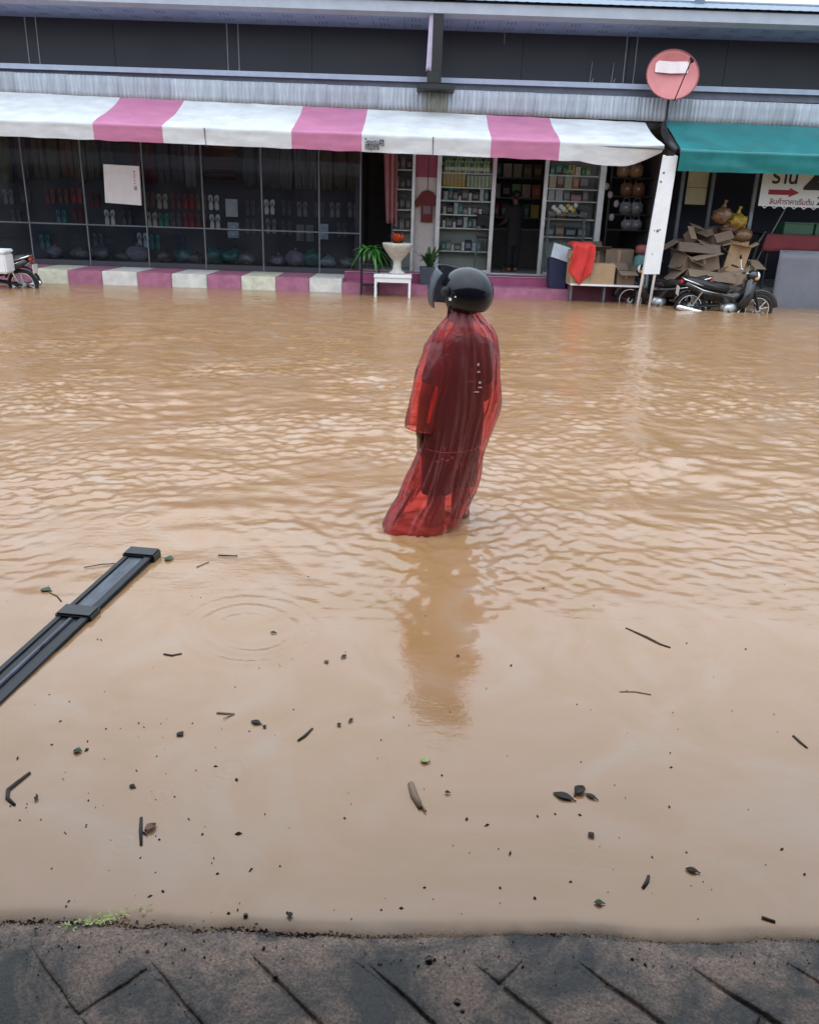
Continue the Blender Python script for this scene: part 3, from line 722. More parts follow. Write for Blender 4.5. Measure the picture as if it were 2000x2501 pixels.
def flipflops(px, py, c, label, s=1.0, single=False):
    loc = at(px, py, YD)
    t = thing('flip_flops', label, 'flip-flops', loc, 0, 'flip-flops hung in the shop window')
    m = cmat(c, C[c]); ms = cmat('dgrey', C['dgrey'])
    for sg in (-1, 1):
        bm = nb(); add_prism(bm, [(sg * .062 + sg * x * s * .95, z * s) for x, z in _sole], 0, .026)
        so = obj('sole', bm, m, t, bevel=.005, seg=1)
        bm = nb(); add_tube(bm, [(sg * .062 - .04, -.004, -.01), (sg * .062 - .01, -.028, .06), (sg * .062 + .005, -.012, .10), (sg * .062 + .015, -.028, .06), (sg * .062 + .042, -.004, -.01)], .008, 6)
        obj('strap', bm, ms, so)
    bm = nb(); add_tube(bm, [(0, .03, .12 * s), (0, .0, .16 * s), (0, .035, .19 * s)], .004, 5); obj('hook', bm, m_alud, t)
    return t
FF = [(122, 478, 'dullred', 'dull red flip-flops left of the white board, left of the bright red pair'), (187, 478, 'red', 'red flip-flops hung left of the white board, upper row'),
      (230, 487, 'darkred', 'dark red flip-flops just left of the white board'), (190, 526, 'darkred', 'dark red flip-flops in the lower row left of the white board'),
      (268, 530, 'white', 'white flip-flops hung directly below the white board'), (366, 486, 'brown', 'brown flip-flops right of the white board, upper row'),
      (396, 491, 'cream', 'cream flip-flops in the upper row above the green pair'), (430, 491, 'dullred', 'dull red flip-flops in the upper row left of a red pair'),
      (461, 492, 'red', 'red flip-flops in the upper row above another red pair'), (491, 493, 'brown', 'brown flip-flops in the upper row next to a window mullion'),
      (371, 536, 'cream', 'cream flip-flops in the lower row beside the green pair'), (400, 538, 'green', 'green flip-flops in the lower row of the window'),
      (461, 538, 'red', 'red flip-flops in the lower row below another red pair'), (348, 586, 'bluew', 'pale blue flip-flops hung below the window rail'),
      (379, 590, 'teal', 'teal flip-flops hung below the window rail'), (522, 494, 'white', 'white flip-flops in the upper row beside the white packet'),
      (525, 541, 'white', 'white flip-flops below another white pair near the window middle'), (658, 505, 'white', 'white flip-flops right of the central mullion'),
      (700, 507, 'dgrey', 'dark grey flip-flops right of the white pair at the window middle'), (738, 510, 'grey', 'grey flip-flops near the right end of the window, left pair'),
      (818, 512, 'grey', 'grey flip-flops right of the last mullion'), (862, 512, 'grey', 'grey flip-flops at the right end of the window'), (612, 507, 'dgrey', 'dark grey flip-flops left of the central mullion'),
      (150, 530, 'teal', 'dark teal flip-flops in the lower row far left'), (110, 590, 'teal', 'teal flip-flops low down at the left end'), (20, 480, 'grey', 'grey flip-flops at the far left edge of the window'), (40, 530, 'dgrey', 'dark flip-flops low at the far left edge')]
FF += [(62, 476, 'dgrey', 'dark grey flip-flops left of the first mullion, upper row'), (155, 479, 'brown', 'brown flip-flops left of the bright red pair, upper row'), (310, 533, 'dgrey', 'dark grey flip-flops below the right corner of the white board'),
       (430, 537, 'dgrey', 'dark grey flip-flops right of the green pair, lower row'), (492, 541, 'dullred', 'dull red flip-flops lower row beside a window mullion'), (612, 552, 'dgrey', 'dark grey flip-flops lower row left of the central mullion'),
       (662, 552, 'grey', 'grey flip-flops below the white pair right of the central mullion'), (700, 556, 'dgrey', 'dark flip-flops lower row left of the tall grey packets'), (780, 511, 'dgrey', 'dark grey flip-flops at the last mullion, upper row'), (835, 560, 'dgrey', 'dark grey flip-flops right of the pale packet'),
       (440, 590, 'navy', 'dark blue flip-flops below the rail left of the middle'), (240, 587, 'dgrey', 'dark grey flip-flops below the rail under the white board')]
for px, py, c, lb in FF: flipflops(px, py, c, lb)
def packet(px, py, w, h, c, label, Y=YD, d=.05, name='hanging_packet', cat='packet', group='packets hung in the shop window'):
    loc = at(px, py, Y); t = thing(name, label, cat, loc, 0, group)
    obj('card', bb(-w / 2, w / 2, .02, .035, -h / 2, h / 2), cmat(c, C[c]), t)
    bm = nb(); add_grid(bm, lambda u, v: Vector((-w * .44 + w * .88 * u, .019 - d * (math.sin(PI * u) * math.sin(PI * v)) ** .5, -h * .46 + h * .78 * v)), 6, 6)
    obj('blister', bm, cmat(c, C[c]), t, smooth=True)
    bm = nb(); add_tube(bm, [(0, .036, h * .42), (0, -.01, h * .43)], .005, 5); obj('hook', bm, m_alud, t)
    return t
packet(565, 507, .26, .36, 'white', 'white packet hung beside white flip-flops in the upper row')
packet(569, 552, .24, .16, 'bluew', 'upper of two small pale packets near the window middle')
packet(569, 572, .24, .15, 'bluew', 'lower of two small pale packets near the window middle')
packet(733, 568, .17, .34, 'grey', 'left of two tall grey packets below the rail')
packet(756, 569, .16, .34, 'grey', 'right of two tall grey packets below the rail')
packet(790, 565, .2, .32, 'bluew', 'pale packet hung over the window rail at the last mullion')
# hanging trousers and scarves along the top
def hanging(px, py0, py1, w, c, label, name='hanging_trousers', cat='trousers', legs=2):
    a = at(px, py0, YD - .02); b = at(px, py1, YD - .02); h = a.z - b.z
    t = thing(name, label, cat, (b.x, b.y, b.z), 0, 'clothes hung along the top of the window')
    m = cmat(c, C[c], rough=.8)
    for q in range(legs):
        x0 = -w / 2 + w / legs * q; ww = w / legs * (.94 if legs > 1 else 1); ph = rnd.uniform(0, 6)
        bm = nb(); add_grid(bm, lambda u, v: Vector((x0 + ww * u + .01 * math.sin(5 * v + ph), -.02 * math.sin(9 * u + 3 * v + ph) * (.4 + v) , h * (1 - v) + .012 * math.sin(7 * u) * v)), 6, 8)
        solid(obj('leg_panel' if legs > 1 else 'cloth', bm, m, t, smooth=True), .012)
    bm = nb(); add_tube(bm, [(-w / 2, 0, h), (w / 2, 0, h)], .008, 6); obj('hanger_bar', bm, m_alud, t)
    bm = nb(); add_tube(bm, [(0, 0, h), (0, .04, h + .05), (0, .07, h + .02)], .005, 5); obj('hanger_hook', bm, m_alud, t)
tops = [(20, 'olive'), (60, 'dgrey'), (100, 'olive'), (135, 'olive'), (168, 'brown'), (200, 'olive'), (232, 'olive'), (268, 'dgrey'), (335, 'darkred'), (368, 'darkred'), (402, 'dgrey'), (436, 'dgrey'), (468, 'grey')]
for i, (px, c) in enumerate(tops):
    y1 = 425 + (px % 7) * 3 + px * .03
    hanging(px, 318 + px * .03, y1, .24, c, f'{dict(olive="olive", dgrey="dark grey", brown="brown", darkred="dark red", grey="grey")[c]} trousers, {ORD[i]} from the left along the window top')
for i, (px, c) in enumerate([(610, 'dgrey'), (645, 'dgrey'), (672, 'dgrey'), (798, 'olive'), (832, 'olive'), (864, 'olive')]):
    hanging(px, 345 + (px - 600) * .03, 455 + (px % 5) * 3, .25, c, f'{"dark grey" if c == "dgrey" else "olive"} shawl, {ORD[i % 3]} of three hung {"before" if px < 700 else "right of"} the striped cloths', 'hanging_shawl', 'shawl', 1)
for i, px in enumerate((700, 734, 762)):
    hanging(px, 350, 462, .22, 'grey', f'grey and white striped cloth, {ORD[i]} of the three near the window right end', 'striped_cloth', 'cloth', 5)
# folded blankets stack under the awning
for i, (c, y0) in enumerate((('darkred', 438), ('dullred', 412), ('brown', 388), ('orange', 364))):
    a = at(540, y0, YD - .06); t = thing('folded_blanket', f'{dict(darkred="dark red", dullred="dull red", brown="brown", orange="rusty orange")[c]} folded blanket on the shelf at the window top', 'blanket', a, 0, 'folded blankets at the window top')
    bm = bb(-.36, .36, -.12, .10, 0, .20); obj('folded_cloth', bm, cmat('blanket_' + c, tuple(v * .5 for v in C[c]), rough=.9), t, bevel=.05, seg=3, smooth=True)
    bm = nb(); add_tube(bm, [(-.3, -.125, .10), (.3, -.125, .10)], .012, 6); obj('fold_edge', bm, cmat('blanket_edge', (.10, .03, .02)), t)
bpart('blanket_shelf', bb(X(495, 438, YD) - .05, X(592, 438, YD) + .05, 18.76, 19.0, Zh(540, 438, 18.9) - .035, Zh(540, 438, 18.9) - .006), m_peg)
# white notice board
nbd = thing('notice_board', 'large plain white board with faint red marks inside the window', 'board', at(297, 450, 18.21))
bm = nb(); q = [at(252, 400, 18.2), at(339, 405, 18.2), at(345, 501, 18.2), at(257, 494, 18.2)]
v0 = [bm.verts.new(p - nbd.location) for p in q]; v1 = [bm.verts.new(p - nbd.location + Vector((0, .06, 0))) for p in q]
bm.faces.new(v0); bm.faces.new(v1[::-1])
for i in range(4): bm.faces.new((v0[i], v1[i], v1[(i + 1) % 4], v0[(i + 1) % 4]))
obj('panel', bm, m_white, nbd)
m_redink = mat('red_ink', (.45, .10, .10), .6)
for k, (py, h) in enumerate(((416, .04), (424, .03), (430, .035), (438, .03), (445, .03))):
    a = at(327 + k * .5, py, 18.195) - nbd.location; obj('red_mark', bb(a.x - .02, a.x + .02, a.y - .001, a.y + .002, a.z - h, a.z), mat('faint_red_ink', (.55, .36, .36), .6), nbd)
a = at(331, 459, 18.195) - nbd.location; obj('grey_mark', bb(a.x - .03, a.x + .03, a.y - .001, a.y + .002, a.z - .04, a.z + .04), mat('faint_grey_ink', (.3, .31, .33), .6), nbd)
# wrapped bundles on the window floor
bund = [(140, 'lilac'), (200, 'grey'), (248, 'grey'), (302, 'dgrey'), (338, 'lilac'), (405, 'dgrey'), (450, 'teal'), (478, 'dgrey'), (525, 'teal'), (572, 'teal'), (604, 'grey'), (680, 'lilac'), (722, 'lilac'), (765, 'teal'), (800, 'bluew'), (848, 'grey')]
for i, (px, c) in enumerate(bund):
    py = 643 + px * .030; a = at(px, py, 18.62); a.z = .372
    t = thing('wrapped_bundle', f'{dict(lilac="lilac", grey="grey", dgrey="dark grey", teal="teal", bluew="pale blue")[c]} plastic-wrapped bundle, {ORD[i]} from the left on the window floor', 'bundle', a, rnd.uniform(-.5, .5), 'wrapped bundles on the window floor')
    bm = nb(); w = rnd.uniform(.17, .25); hgt = rnd.uniform(.20, .36); sd = i * 3.7
    bmesh.ops.create_icosphere(bm, subdivisions=3, radius=1)
    for v in bm.verts:
        d = 1 + .25 * nz(v.co.x * 1.6 + sd, v.co.y * 1.6, v.co.z * 1.6) + .1 * nz(v.co.x * 5, v.co.y * 5 + sd, v.co.z * 5)
        v.co = Vector((v.co.x * w * d, v.co.y * .16 * d, max(-.85, v.co.z) * hgt * .5 * d + hgt * .45))
    mz = min(v.co.z for v in bm.verts)
    for v in bm.verts: v.co.z -= mz
    obj('wrapping', bm, mat('film_' + c, tuple(x * .6 for x in C[c]), .25, var=.35, scale=6), t, smooth=True)
    bm = nb(); add_tube(bm, [(0, 0, hgt * .8), (.01, -.01, hgt * .98), (.03, -.02, hgt * 1.08)], [.05, .022, .04], 7); obj('tied_neck', bm, mat('film_' + c, C[c], .25), t, smooth=True)

# ------------------------------------------------------------------ behind the entrance
def shelf_unit(label, p0, p1, Y, rows_py, d=.34, zt_=3.0):
    x0, x1 = X(p0, 450, Y), X(p1, 450, Y)
    t = thing('shelf_unit', label, 'shelves', ((x0 + x1) / 2, Y, .366)); w = (x1 - x0) / 2
    for a in (-w, w): obj('upright', bb(a - .015, a + .015, 0, d, 0, zt_ - .366), m_alud, t)
    obj('back_panel', bb(-w + .016, w - .016, d - .02, d - .006, 0, zt_ - .366), mat('pale_bounce_panel', (.34, .37, .35), .7, var=.1), t)  # panel colour lightened to bounce more light onto the shelf goods
    zz = []
    for py in rows_py:
        z = Zh((p0 + p1) / 2, py, Y); zz.append(z)
        obj('shelf_board', bb(-w + .016, w - .016, 0, d - .021, z - .366 - .03, z - .366 - .002), m_alu, t)
    return t, x0, x1, zz
def bottle(x, Y, z, c, cap, s, label, group):
    t = thing('bottle', label, 'bottle', (x, Y, z), 0, group)
    bm = nb(); add_lathe(bm, [(.030 * s, 0), (.034 * s, .01 * s), (.034 * s, .13 * s), (.026 * s, .16 * s), (.013 * s, .18 * s)], 10); obj('body', bm, cmat('bottle_' + c, C[c], rough=.25), t, smooth=True)
    bm = nb(); add_lathe(bm, [(.016 * s, .181 * s), (.016 * s, .215 * s)], 8); obj('cap', bm, cmat(cap, C[cap]), t)
    bm = nb(); add_lathe(bm, [(.0352 * s, .04 * s), (.0352 * s, .10 * s)], 10); obj('paper_label', bm, cmat('white', C['white']), t)
def carton(x, Y, z, w, d, h, c, label, group=None, rz=0, name='small_carton'):
    t = thing(name, label, 'carton', (x, Y, z), rz, group)
    obj('body', bb(-w / 2, w / 2, -d / 2, d / 2, 0, h), cmat(c, C[c]), t, bevel=.006, seg=1)
    obj('front_print', bb(-w * .38, w * .38, -d / 2 - .003, -d / 2 - .001, h * .25, h * .7), cmat('print_' + c, tuple(min(.85, v * .5 + .25) for v in C[c])), t)
YS = 19.15
su, sx0, sx1, sz = shelf_unit('metal shelf with green bottles behind the left glass door', 1076, 1202, YS, (421, 456, 489, 523, 556, 612))
n = 14
for r in range(2):
    for k in range(n):
        x = sx0 + .07 + (sx1 - sx0 - .14) * (k + .5 * r) / n
        bottle(x, YS + .07 + .13 * (1 - r) if r == 0 else YS + .07, sz[0] + (.10 if r == 0 else 0), 'lime' if (k + r) % 3 else 'green', 'white', 1.12, 'green bottle with white cap on the top shelf behind the door' if r else 'green bottle in the raised rear row of the top shelf', 'green bottles front row' if r else 'green bottles rear row')
obj('riser', bb(sx0 + .02, sx1 - .02, YS + .15, YS + .28, sz[0], sz[0] + .118), m_alud, None) if False else None
rz_ = thing('shelf_riser', 'narrow riser carrying the rear row of green bottles', 'riser', ((sx0 + sx1) / 2, YS + .2, sz[0])); obj('board', bb(-(sx1 - sx0) / 2 + .03, (sx1 - sx0) / 2 - .03, -.055, .06, -.001, .098), m_alud, rz_)
for k in range(6): carton(sx0 + .08 + k * .083, YS + .12, sz[1], .078, .12, .30, 'yellow', 'yellow packet on the second shelf behind the left door', 'yellow packets')
for k in range(7): carton(sx0 + .60 + k * .082, YS + .12, sz[1], .072, .12, .24, 'pgreen', 'pale green packet on the second shelf behind the left door', 'pale green packets')
lows = [('bluew', .13, .2), ('dgrey', .2, .16), ('teal', .12, .2), ('white', .09, .13), ('grey', .15, .14), ('navy', .2, .2), ('white', .08, .10)]
for li, zi in enumerate((2, 3, 4, 5)):
    x = sx0 + .08
    for k in range(11):
        c, w, h = lows[(k * 2 + li * 3) % 7]; w *= .72; h *= .9 + .25 * ((k * 5 + li) % 3)
        if x + w > sx1 - .05: break
        carton(x + w / 2, YS + .13, sz[zi], w, .14, min(h, .24), c, f'{dict(bluew="pale blue", dgrey="dark grey", teal="teal", white="white", grey="grey", navy="navy")[c]} carton, {ORD[k]} from left on the {ORD[li]} lower shelf behind the left door'); x += w + .012
YS2 = 19.2
su2, tx0, tx1, tz = shelf_unit('metal shelf of mixed boxes behind the right glass panel', 1336, 1462, YS2, (427, 460, 490, 534, 578))
row1 = [('green', .1, .16), ('teal', .13, .22), ('green', .1, .15), ('lime', .06, .2), ('yellow', .05, .21), ('white', .11, .17), ('green', .08, .16), ('lime', .09, .13)]
row2 = [('cream', .15, .27), ('dullred', .14, .33), ('pgreen', .16, .38), ('orange', .13, .24), ('dgrey', .2, .3), ('grey', .16, .3)]
row3 = [('bluew', .14, .22), ('bluew', .16, .23), ('grey', .13, .2), ('pink', .24, .13), ('grey', .12, .22)]
row4 = [('dgrey', .2, .2), ('brown', .2, .24), ('navy', .25, .2), ('dgrey', .2, .2)]
nmc = dict(green='green', teal='turquoise', lime='lime green', yellow='yellow', white='white', cream='cream', dullred='red', pgreen='pale green', orange='orange', dgrey='dark grey', grey='grey', bluew='pale blue', pink='pink', brown='brown', navy='navy')
for ri, rw in enumerate((row1, row2, row3, row4, row4)):
    x = tx0 + .05
    for k, (c, w, h) in enumerate(rw):
        if x + w > tx1 - .02: break
        carton(x + w / 2, YS2 + .13, tz[ri], w, .16, h, c, f'{nmc[c]} box, {ORD[k]} from left on the {ORD[ri]} shelf behind the right panel'); x += w + .022
# flower-like white and yellow pompoms on a rack before the right panel
for k in range(10):
    c = 'yellow' if k in (5, 6, 8) else 'white'
    a = at(1352 + k * 6.0, 506 + (k % 3) * 6 - k * .6, 18.75)
    t = thing('pompom', f'{c} pompom in the row on the tray behind the right panel', 'pompom', a, 0, c + ' pompoms on the tray')
    bm = nb(); bmesh.ops.create_icosphere(bm, subdivisions=2, radius=.052)
    for v in bm.verts: v.co *= 1 + .25 * nz(v.co.x * 60 + k, v.co.y * 60, v.co.z * 60)
    obj('petals', bm, cmat('pom_' + c, (.80, .82, .78) if c == 'white' else (.6, .55, .08)), t)
    obj('wire_stem', add_tube(nb(), [(0, 0, -.05), (0, .0, -.12)], .006, 5), m_alud, t)
tray = thing('display_tray', 'small dark tray table carrying the pompoms', 'table', (at(1385, 520, 18.75).x, 18.75, .366))
zt_ = at(1385, 522, 18.75).z - .366
obj('top', bb(-.42, .42, -.14, .14, zt_ - .03, zt_), m_alud, tray)
for a in (-.38, .38): obj('leg', bb(a - .02, a + .02, -.02, .02, 0, zt_ - .031), m_alud, tray)
# handbags on the right-hand rack
hb = thing('bag_rack', 'dark rack with shelves of brown handbags at the shop corner', 'rack', (X(1545, 480, 18.9), 18.9, .366))
for a in (-.50, .50): obj('upright', bb(a - .02, a + .02, .0, .3, 0, 2.4), m_blackm, hb)
bag_rows = [(432, (1520, 1552), .26), (478, (1528, 1556), .26), (522, (1526, 1552), .24), (560, (1530, 1550), .2)]
for i, (py, pxs, h) in enumerate(bag_rows):
    z = Zh(1540, py, 18.95)
    obj('shelf_board', bb(-.478, .478, .0, .3, z - .366 - .03, z - .366 - .003), m_blackm, hb)
    for j, px in enumerate(pxs):
        a = at(px, py, 18.98); a.z = z
        c = ('tan', 'brown', 'grey', 'grey')[i]
        t = thing('handbag', f'{dict(tan="tan", brown="brown", grey="grey")[c]} handbag, {("left", "right")[j]} one on the {ORD[i]} rack shelf from the top', 'handbag', a)
        obj('body', bb(-.13, .13, -.07, .07, 0, h), cmat('bag_' + c, tuple(v * 1.1 for v in C[c])), t, bevel=.035, seg=3, smooth=True)
        bm = nb(); add_tube(bm, [(-.07, 0, h * .95), (-.05, 0, h + .08), (.05, 0, h + .08), (.07, 0, h * .95)], .01, 6); obj('handle', bm, cmat('bag_' + c, C[c]), t)
        obj('clasp', bb(-.02, .02, -.076, -.0705, h * .5, h * .62), m_alu, t)
for i, (px, py) in enumerate(((1490, 475), (1505, 497), (1493, 530), (1481, 455))):
    a = at(px, py, 18.85); t = thing('hanging_purse', f'small pale purse, {ORD[i]} of those hanging at the left of the bag rack', 'purse', a, 0, 'purses on the rack')
    bm = nb(); add_ball(bm, (0, 0, 0), (.06, .03, .075), 10); obj('pouch', bm, cmat('purse', (.42, .38, .42)), t, smooth=True)
    obj('strap', add_tube(nb(), [(0, 0, .07), (.0, .02, .2), (.0, .03, .3)], .006, 5), m_blackm, t)
# red-brown shirt on the pier, pink curtain, left shelf bay
sh = thing('hanging_shirt', 'dark red short-sleeved shirt hanging on the pale pier', 'shirt', at(1043, 500, YG))
bm = nb(); pol = [(-.12, -.34), (.12, -.34), (.13, .02), (.22, -.06), (.27, .06), (.12, .25), (.05, .28), (-.05, .28), (-.12, .25), (-.27, .06), (-.22, -.06), (-.13, .02)]
add_prism(bm, pol, .0, .045); obj('cloth', bm, cmat('shirt_red', (.10, .02, .018), rough=.9, var=.3), sh, bevel=.012)
obj('hanger', add_tube(nb(), [(-.14, .02, .24), (0, .02, .30), (.14, .02, .24)], .008, 6), m_alud, sh)
obj('hanger_hook', add_tube(nb(), [(0, .02, .30), (0, .02, .9)], .006, 6), m_blackm, sh)
ob_ = obj('chest_print', bb(-.08, .08, -.006, -.001, -.18, -.02), cmat('shirt_print', (.12, .08, .085)), sh)
ct = thing('pink_curtain', 'long dusty pink curtain tied back left of the entrance', 'curtain', at(950, 545, 18.45))
bm = nb(); ch = at(950, 400, 18.45).z - ct.location.z + .55
add_grid(bm, lambda u, v: Vector((-.16 + .30 * u * (1 - .25 * v) + .10 * v, .05 * math.sin(16 * u + 2 * v), ch * (1 - v))), 22, 14)
solid(obj('cloth', bm, mat('dusty_pink_cloth', (.30, .13, .145), .8, var=.2, scale=4), ct, smooth=True), .006)
obj('curtain_rod', add_tube(nb(), [(-.25, 0, ch), (.25, 0, ch)], .012, 6), m_alud, ct)
su3, ux0, ux1, uz = shelf_unit('dark shelf bay left of the pale pier', 960, 1008, 19.1, (412, 460, 510, 560))
for i in range(4):
    for k in range(3):
        c = ('dgrey', 'grey', 'olive')[(i + k) % 3]
        carton(ux0 + .08 + k * .13, 19.22, uz[i], .11, .14, .2 + .05 * ((i + k) % 2), c, f'{dict(dgrey="dark grey", grey="grey", olive="olive")[c]} box, {ORD[k]} on the {ORD[i]} shelf of the dark bay')
# counter and stool inside the doorway
ctr = thing('shop_counter', 'dark counter deep inside the open doorway', 'counter', (2.15, 20.9, .366))
obj('body', bb(-.9, .9, -.3, .3, 0, .85), m_inner, ctr, bevel=.01); obj('counter_top', bb(-.95, .95, -.33, .33, .853, .89), m_alud, ctr)
for i in range(3):
    for k in range(7):
        c = list(nmc)[(i * 5 + k * 3) % 15]
        carton(1.35 + k * .24, 21.25, 1.5 + i * .45, .2, .18, .3, c, f'{nmc[c]} box, {ORD[k]} on the {ORD[i]} shelf of the rear shop wall')
    bpart('wall_shelf', bb(1.15, 3.1, 21.1, 21.5, 1.47 + i * .45, 1.497 + i * .45), m_alud)
stool = thing('bar_stool', 'tall dark stool just inside the left glass door', 'stool', (X(1180, 600, 18.75), 18.75, .366))
obj('seat', bb(-.17, .17, -.15, .15, .7, .75), m_blackm, stool, bevel=.02)
for sx_ in (-1, 1):
    for sy_ in (-1, 1): obj('leg', add_tube(nb(), [(sx_ * .13, sy_ * .11, .7), (sx_ * .17, sy_ * .14, 0)], .014, 6), m_alud, stool)
obj('backrest', bb(-.17, .17, .12, .15, .95, 1.2), m_blackm, stool, bevel=.02); 
for sx_ in (-1, 1): obj('back_post', add_tube(nb(), [(sx_ * .14, .13, .74), (sx_ * .14, .135, 1.0)], .012, 6), m_alud, stool)
# ------------------------------------------------------------------ pavement of the shops, under the flood
o = obj('submerged_pavement', bb(XL - 8, XR + 8, 15.0, 18.4, BED - .1, -.22), m_conc); tag(o, kind='structure')
# ------------------------------------------------------------------ plants and pots
def leaf_blade(bm, base, direction, length, width, droop, n=6, mi=0):
    d = Vector(direction).normalized(); side = d.cross(Vector((0, 0, 1)))
    if side.length < .05: side = Vector((1, 0, 0))
    side.normalize(); prev = None
    for i in range(n + 1):
        t = i / n; p = Vector(base) + d * (length * t) + Vector((0, 0, -droop * t * t * length))
        w = width * math.sin(PI * (.08 + .90 * t)) ** .8
        row = (bm.verts.new(p - side * w / 2 + Vector((0, 0, .15 * w))), bm.verts.new(p), bm.verts.new(p + side * w / 2 + Vector((0, 0, .15 * w))))
        if prev:
            for k in range(2): f = bm.faces.new((prev[k], prev[k + 1], row[k + 1], row[k])); f.material_index = mi
        prev = row
stand = thing('plant_stand', 'tall black metal plant stand left of the small white table', 'plant stand', (-.93, 16.75, -.22))
for sx_ in (-1, 1):
    for sy_ in (-1, 1): obj('leg', bb(sx_ * .17 - .014, sx_ * .17 + .014, sy_ * .15 - .014, sy_ * .15 + .014, 0, .80), m_black, stand)
obj('top_plate', bb(-.19, .19, -.17, .17, .802, .83), m_black, stand); obj('lower_ring', bb(-.183, .183, -.163, .163, .40, .42), m_black, stand)
pot = thing('fern_plant', 'bright green leafy plant in a black pot on the tall stand', 'plant', (-.93, 16.75, .612))
bm = nb(); add_lathe(bm, [(.12, 0), (.16, .2), (.17, .23), (.15, .23), (.13, .19)], 16); obj('pot', bm, m_black, pot, smooth=False)
fol = nb()
for k in range(95):
    a = rnd.uniform(0, 2 * PI); el = rnd.uniform(.1, 1.35)
    leaf_blade(fol, (rnd.uniform(-.08, .08), rnd.uniform(-.08, .08), .22), (math.cos(a), math.sin(a), el), rnd.uniform(.22, .40), rnd.uniform(.05, .085), rnd.uniform(.5, 1.5))
obj('leaves', fol, m_leaf, pot, smooth=True)
wt = thing('white_table', 'small white metal table standing in the flood under the stone urn', 'table', (-.475, 16.62, -.22))
for sx_ in (-1, 1):
    for sy_ in (-1, 1): obj('leg', bb(sx_ * .33 - .022, sx_ * .33 + .022, sy_ * .2 - .022, sy_ * .2 + .022, 0, .58), m_white, wt, bevel=.004)
obj('frame_front', bb(-.307, .307, -.222, -.19, .50, .578), m_white, wt); obj('frame_back', bb(-.307, .307, .19, .222, .50, .578), m_white, wt)
obj('top', bb(-.365, .365, -.24, .24, .582, .645), m_white, wt, bevel=.008)
urn = thing('stone_urn', 'pale fluted stone goblet urn on the white table', 'urn', (at(970, 640, 16.62).x, 16.62, .426))
bm = nb(); prof = [(.15, 0), (.15, .04), (.105, .06), (.085, .10), (.075, .20), (.085, .26), (.13, .30), (.21, .40), (.27, .50), (.295, .555), (.285, .58), (.25, .575), (.2, .5)]
add_lathe(bm, prof, 28)
for v in bm.verts:
    if .3 < v.co.z < .52:
        a = math.atan2(v.co.y, v.co.x); f_ = 1 + .03 * math.cos(14 * a); v.co.x *= f_; v.co.y *= f_
obj('bowl', bm, m_terra, urn, smooth=True)
brm = thing('bromeliad', 'orange red bromeliad with green leaves growing in the stone urn', 'plant', (urn.location.x, 16.62, .426 + .5))
fol = nb()
for k in range(26):
    a = rnd.uniform(0, 2 * PI); leaf_blade(fol, (0, 0, 0), (math.cos(a), math.sin(a), rnd.uniform(.7, 1.8)), rnd.uniform(.20, .34), .045, rnd.uniform(.1, .6))
obj('leaves', fol, m_leafd, brm, smooth=True)
fol = nb()
for k in range(26):
    a = rnd.uniform(0, 2 * PI); leaf_blade(fol, (rnd.uniform(-.04, .04), 0, .05), (math.cos(a), math.sin(a), rnd.uniform(1.2, 3.4)), rnd.uniform(.16, .34), .05, .2)
obj('bracts', fol, m_flower, brm, smooth=True)
bp = thing('potted_palm', 'dark green spreading plant in a square blue-grey pot by the steps', 'plant', (at(1048, 690, 17.25).x, 17.27, .20))
bm = nb(); w0, w1, h = .17, .21, .34
add_prism(bm, [(-w0, 0), (w0, 0), (w1, h), (-w1, h)], -.2, .2); obj('pot', bm, m_bluepot, bp, bevel=.012)
fol = nb()
for k in range(30):
    a = rnd.uniform(0, 2 * PI); leaf_blade(fol, (rnd.uniform(-.05, .05), rnd.uniform(-.05, .05), h), (math.cos(a) * .8, math.sin(a) * .5, rnd.uniform(.6, 1.9)), rnd.uniform(.35, .68), rnd.uniform(.05, .09), rnd.uniform(.1, .7))
obj('leaves', fol, m_leafd, bp, smooth=True)

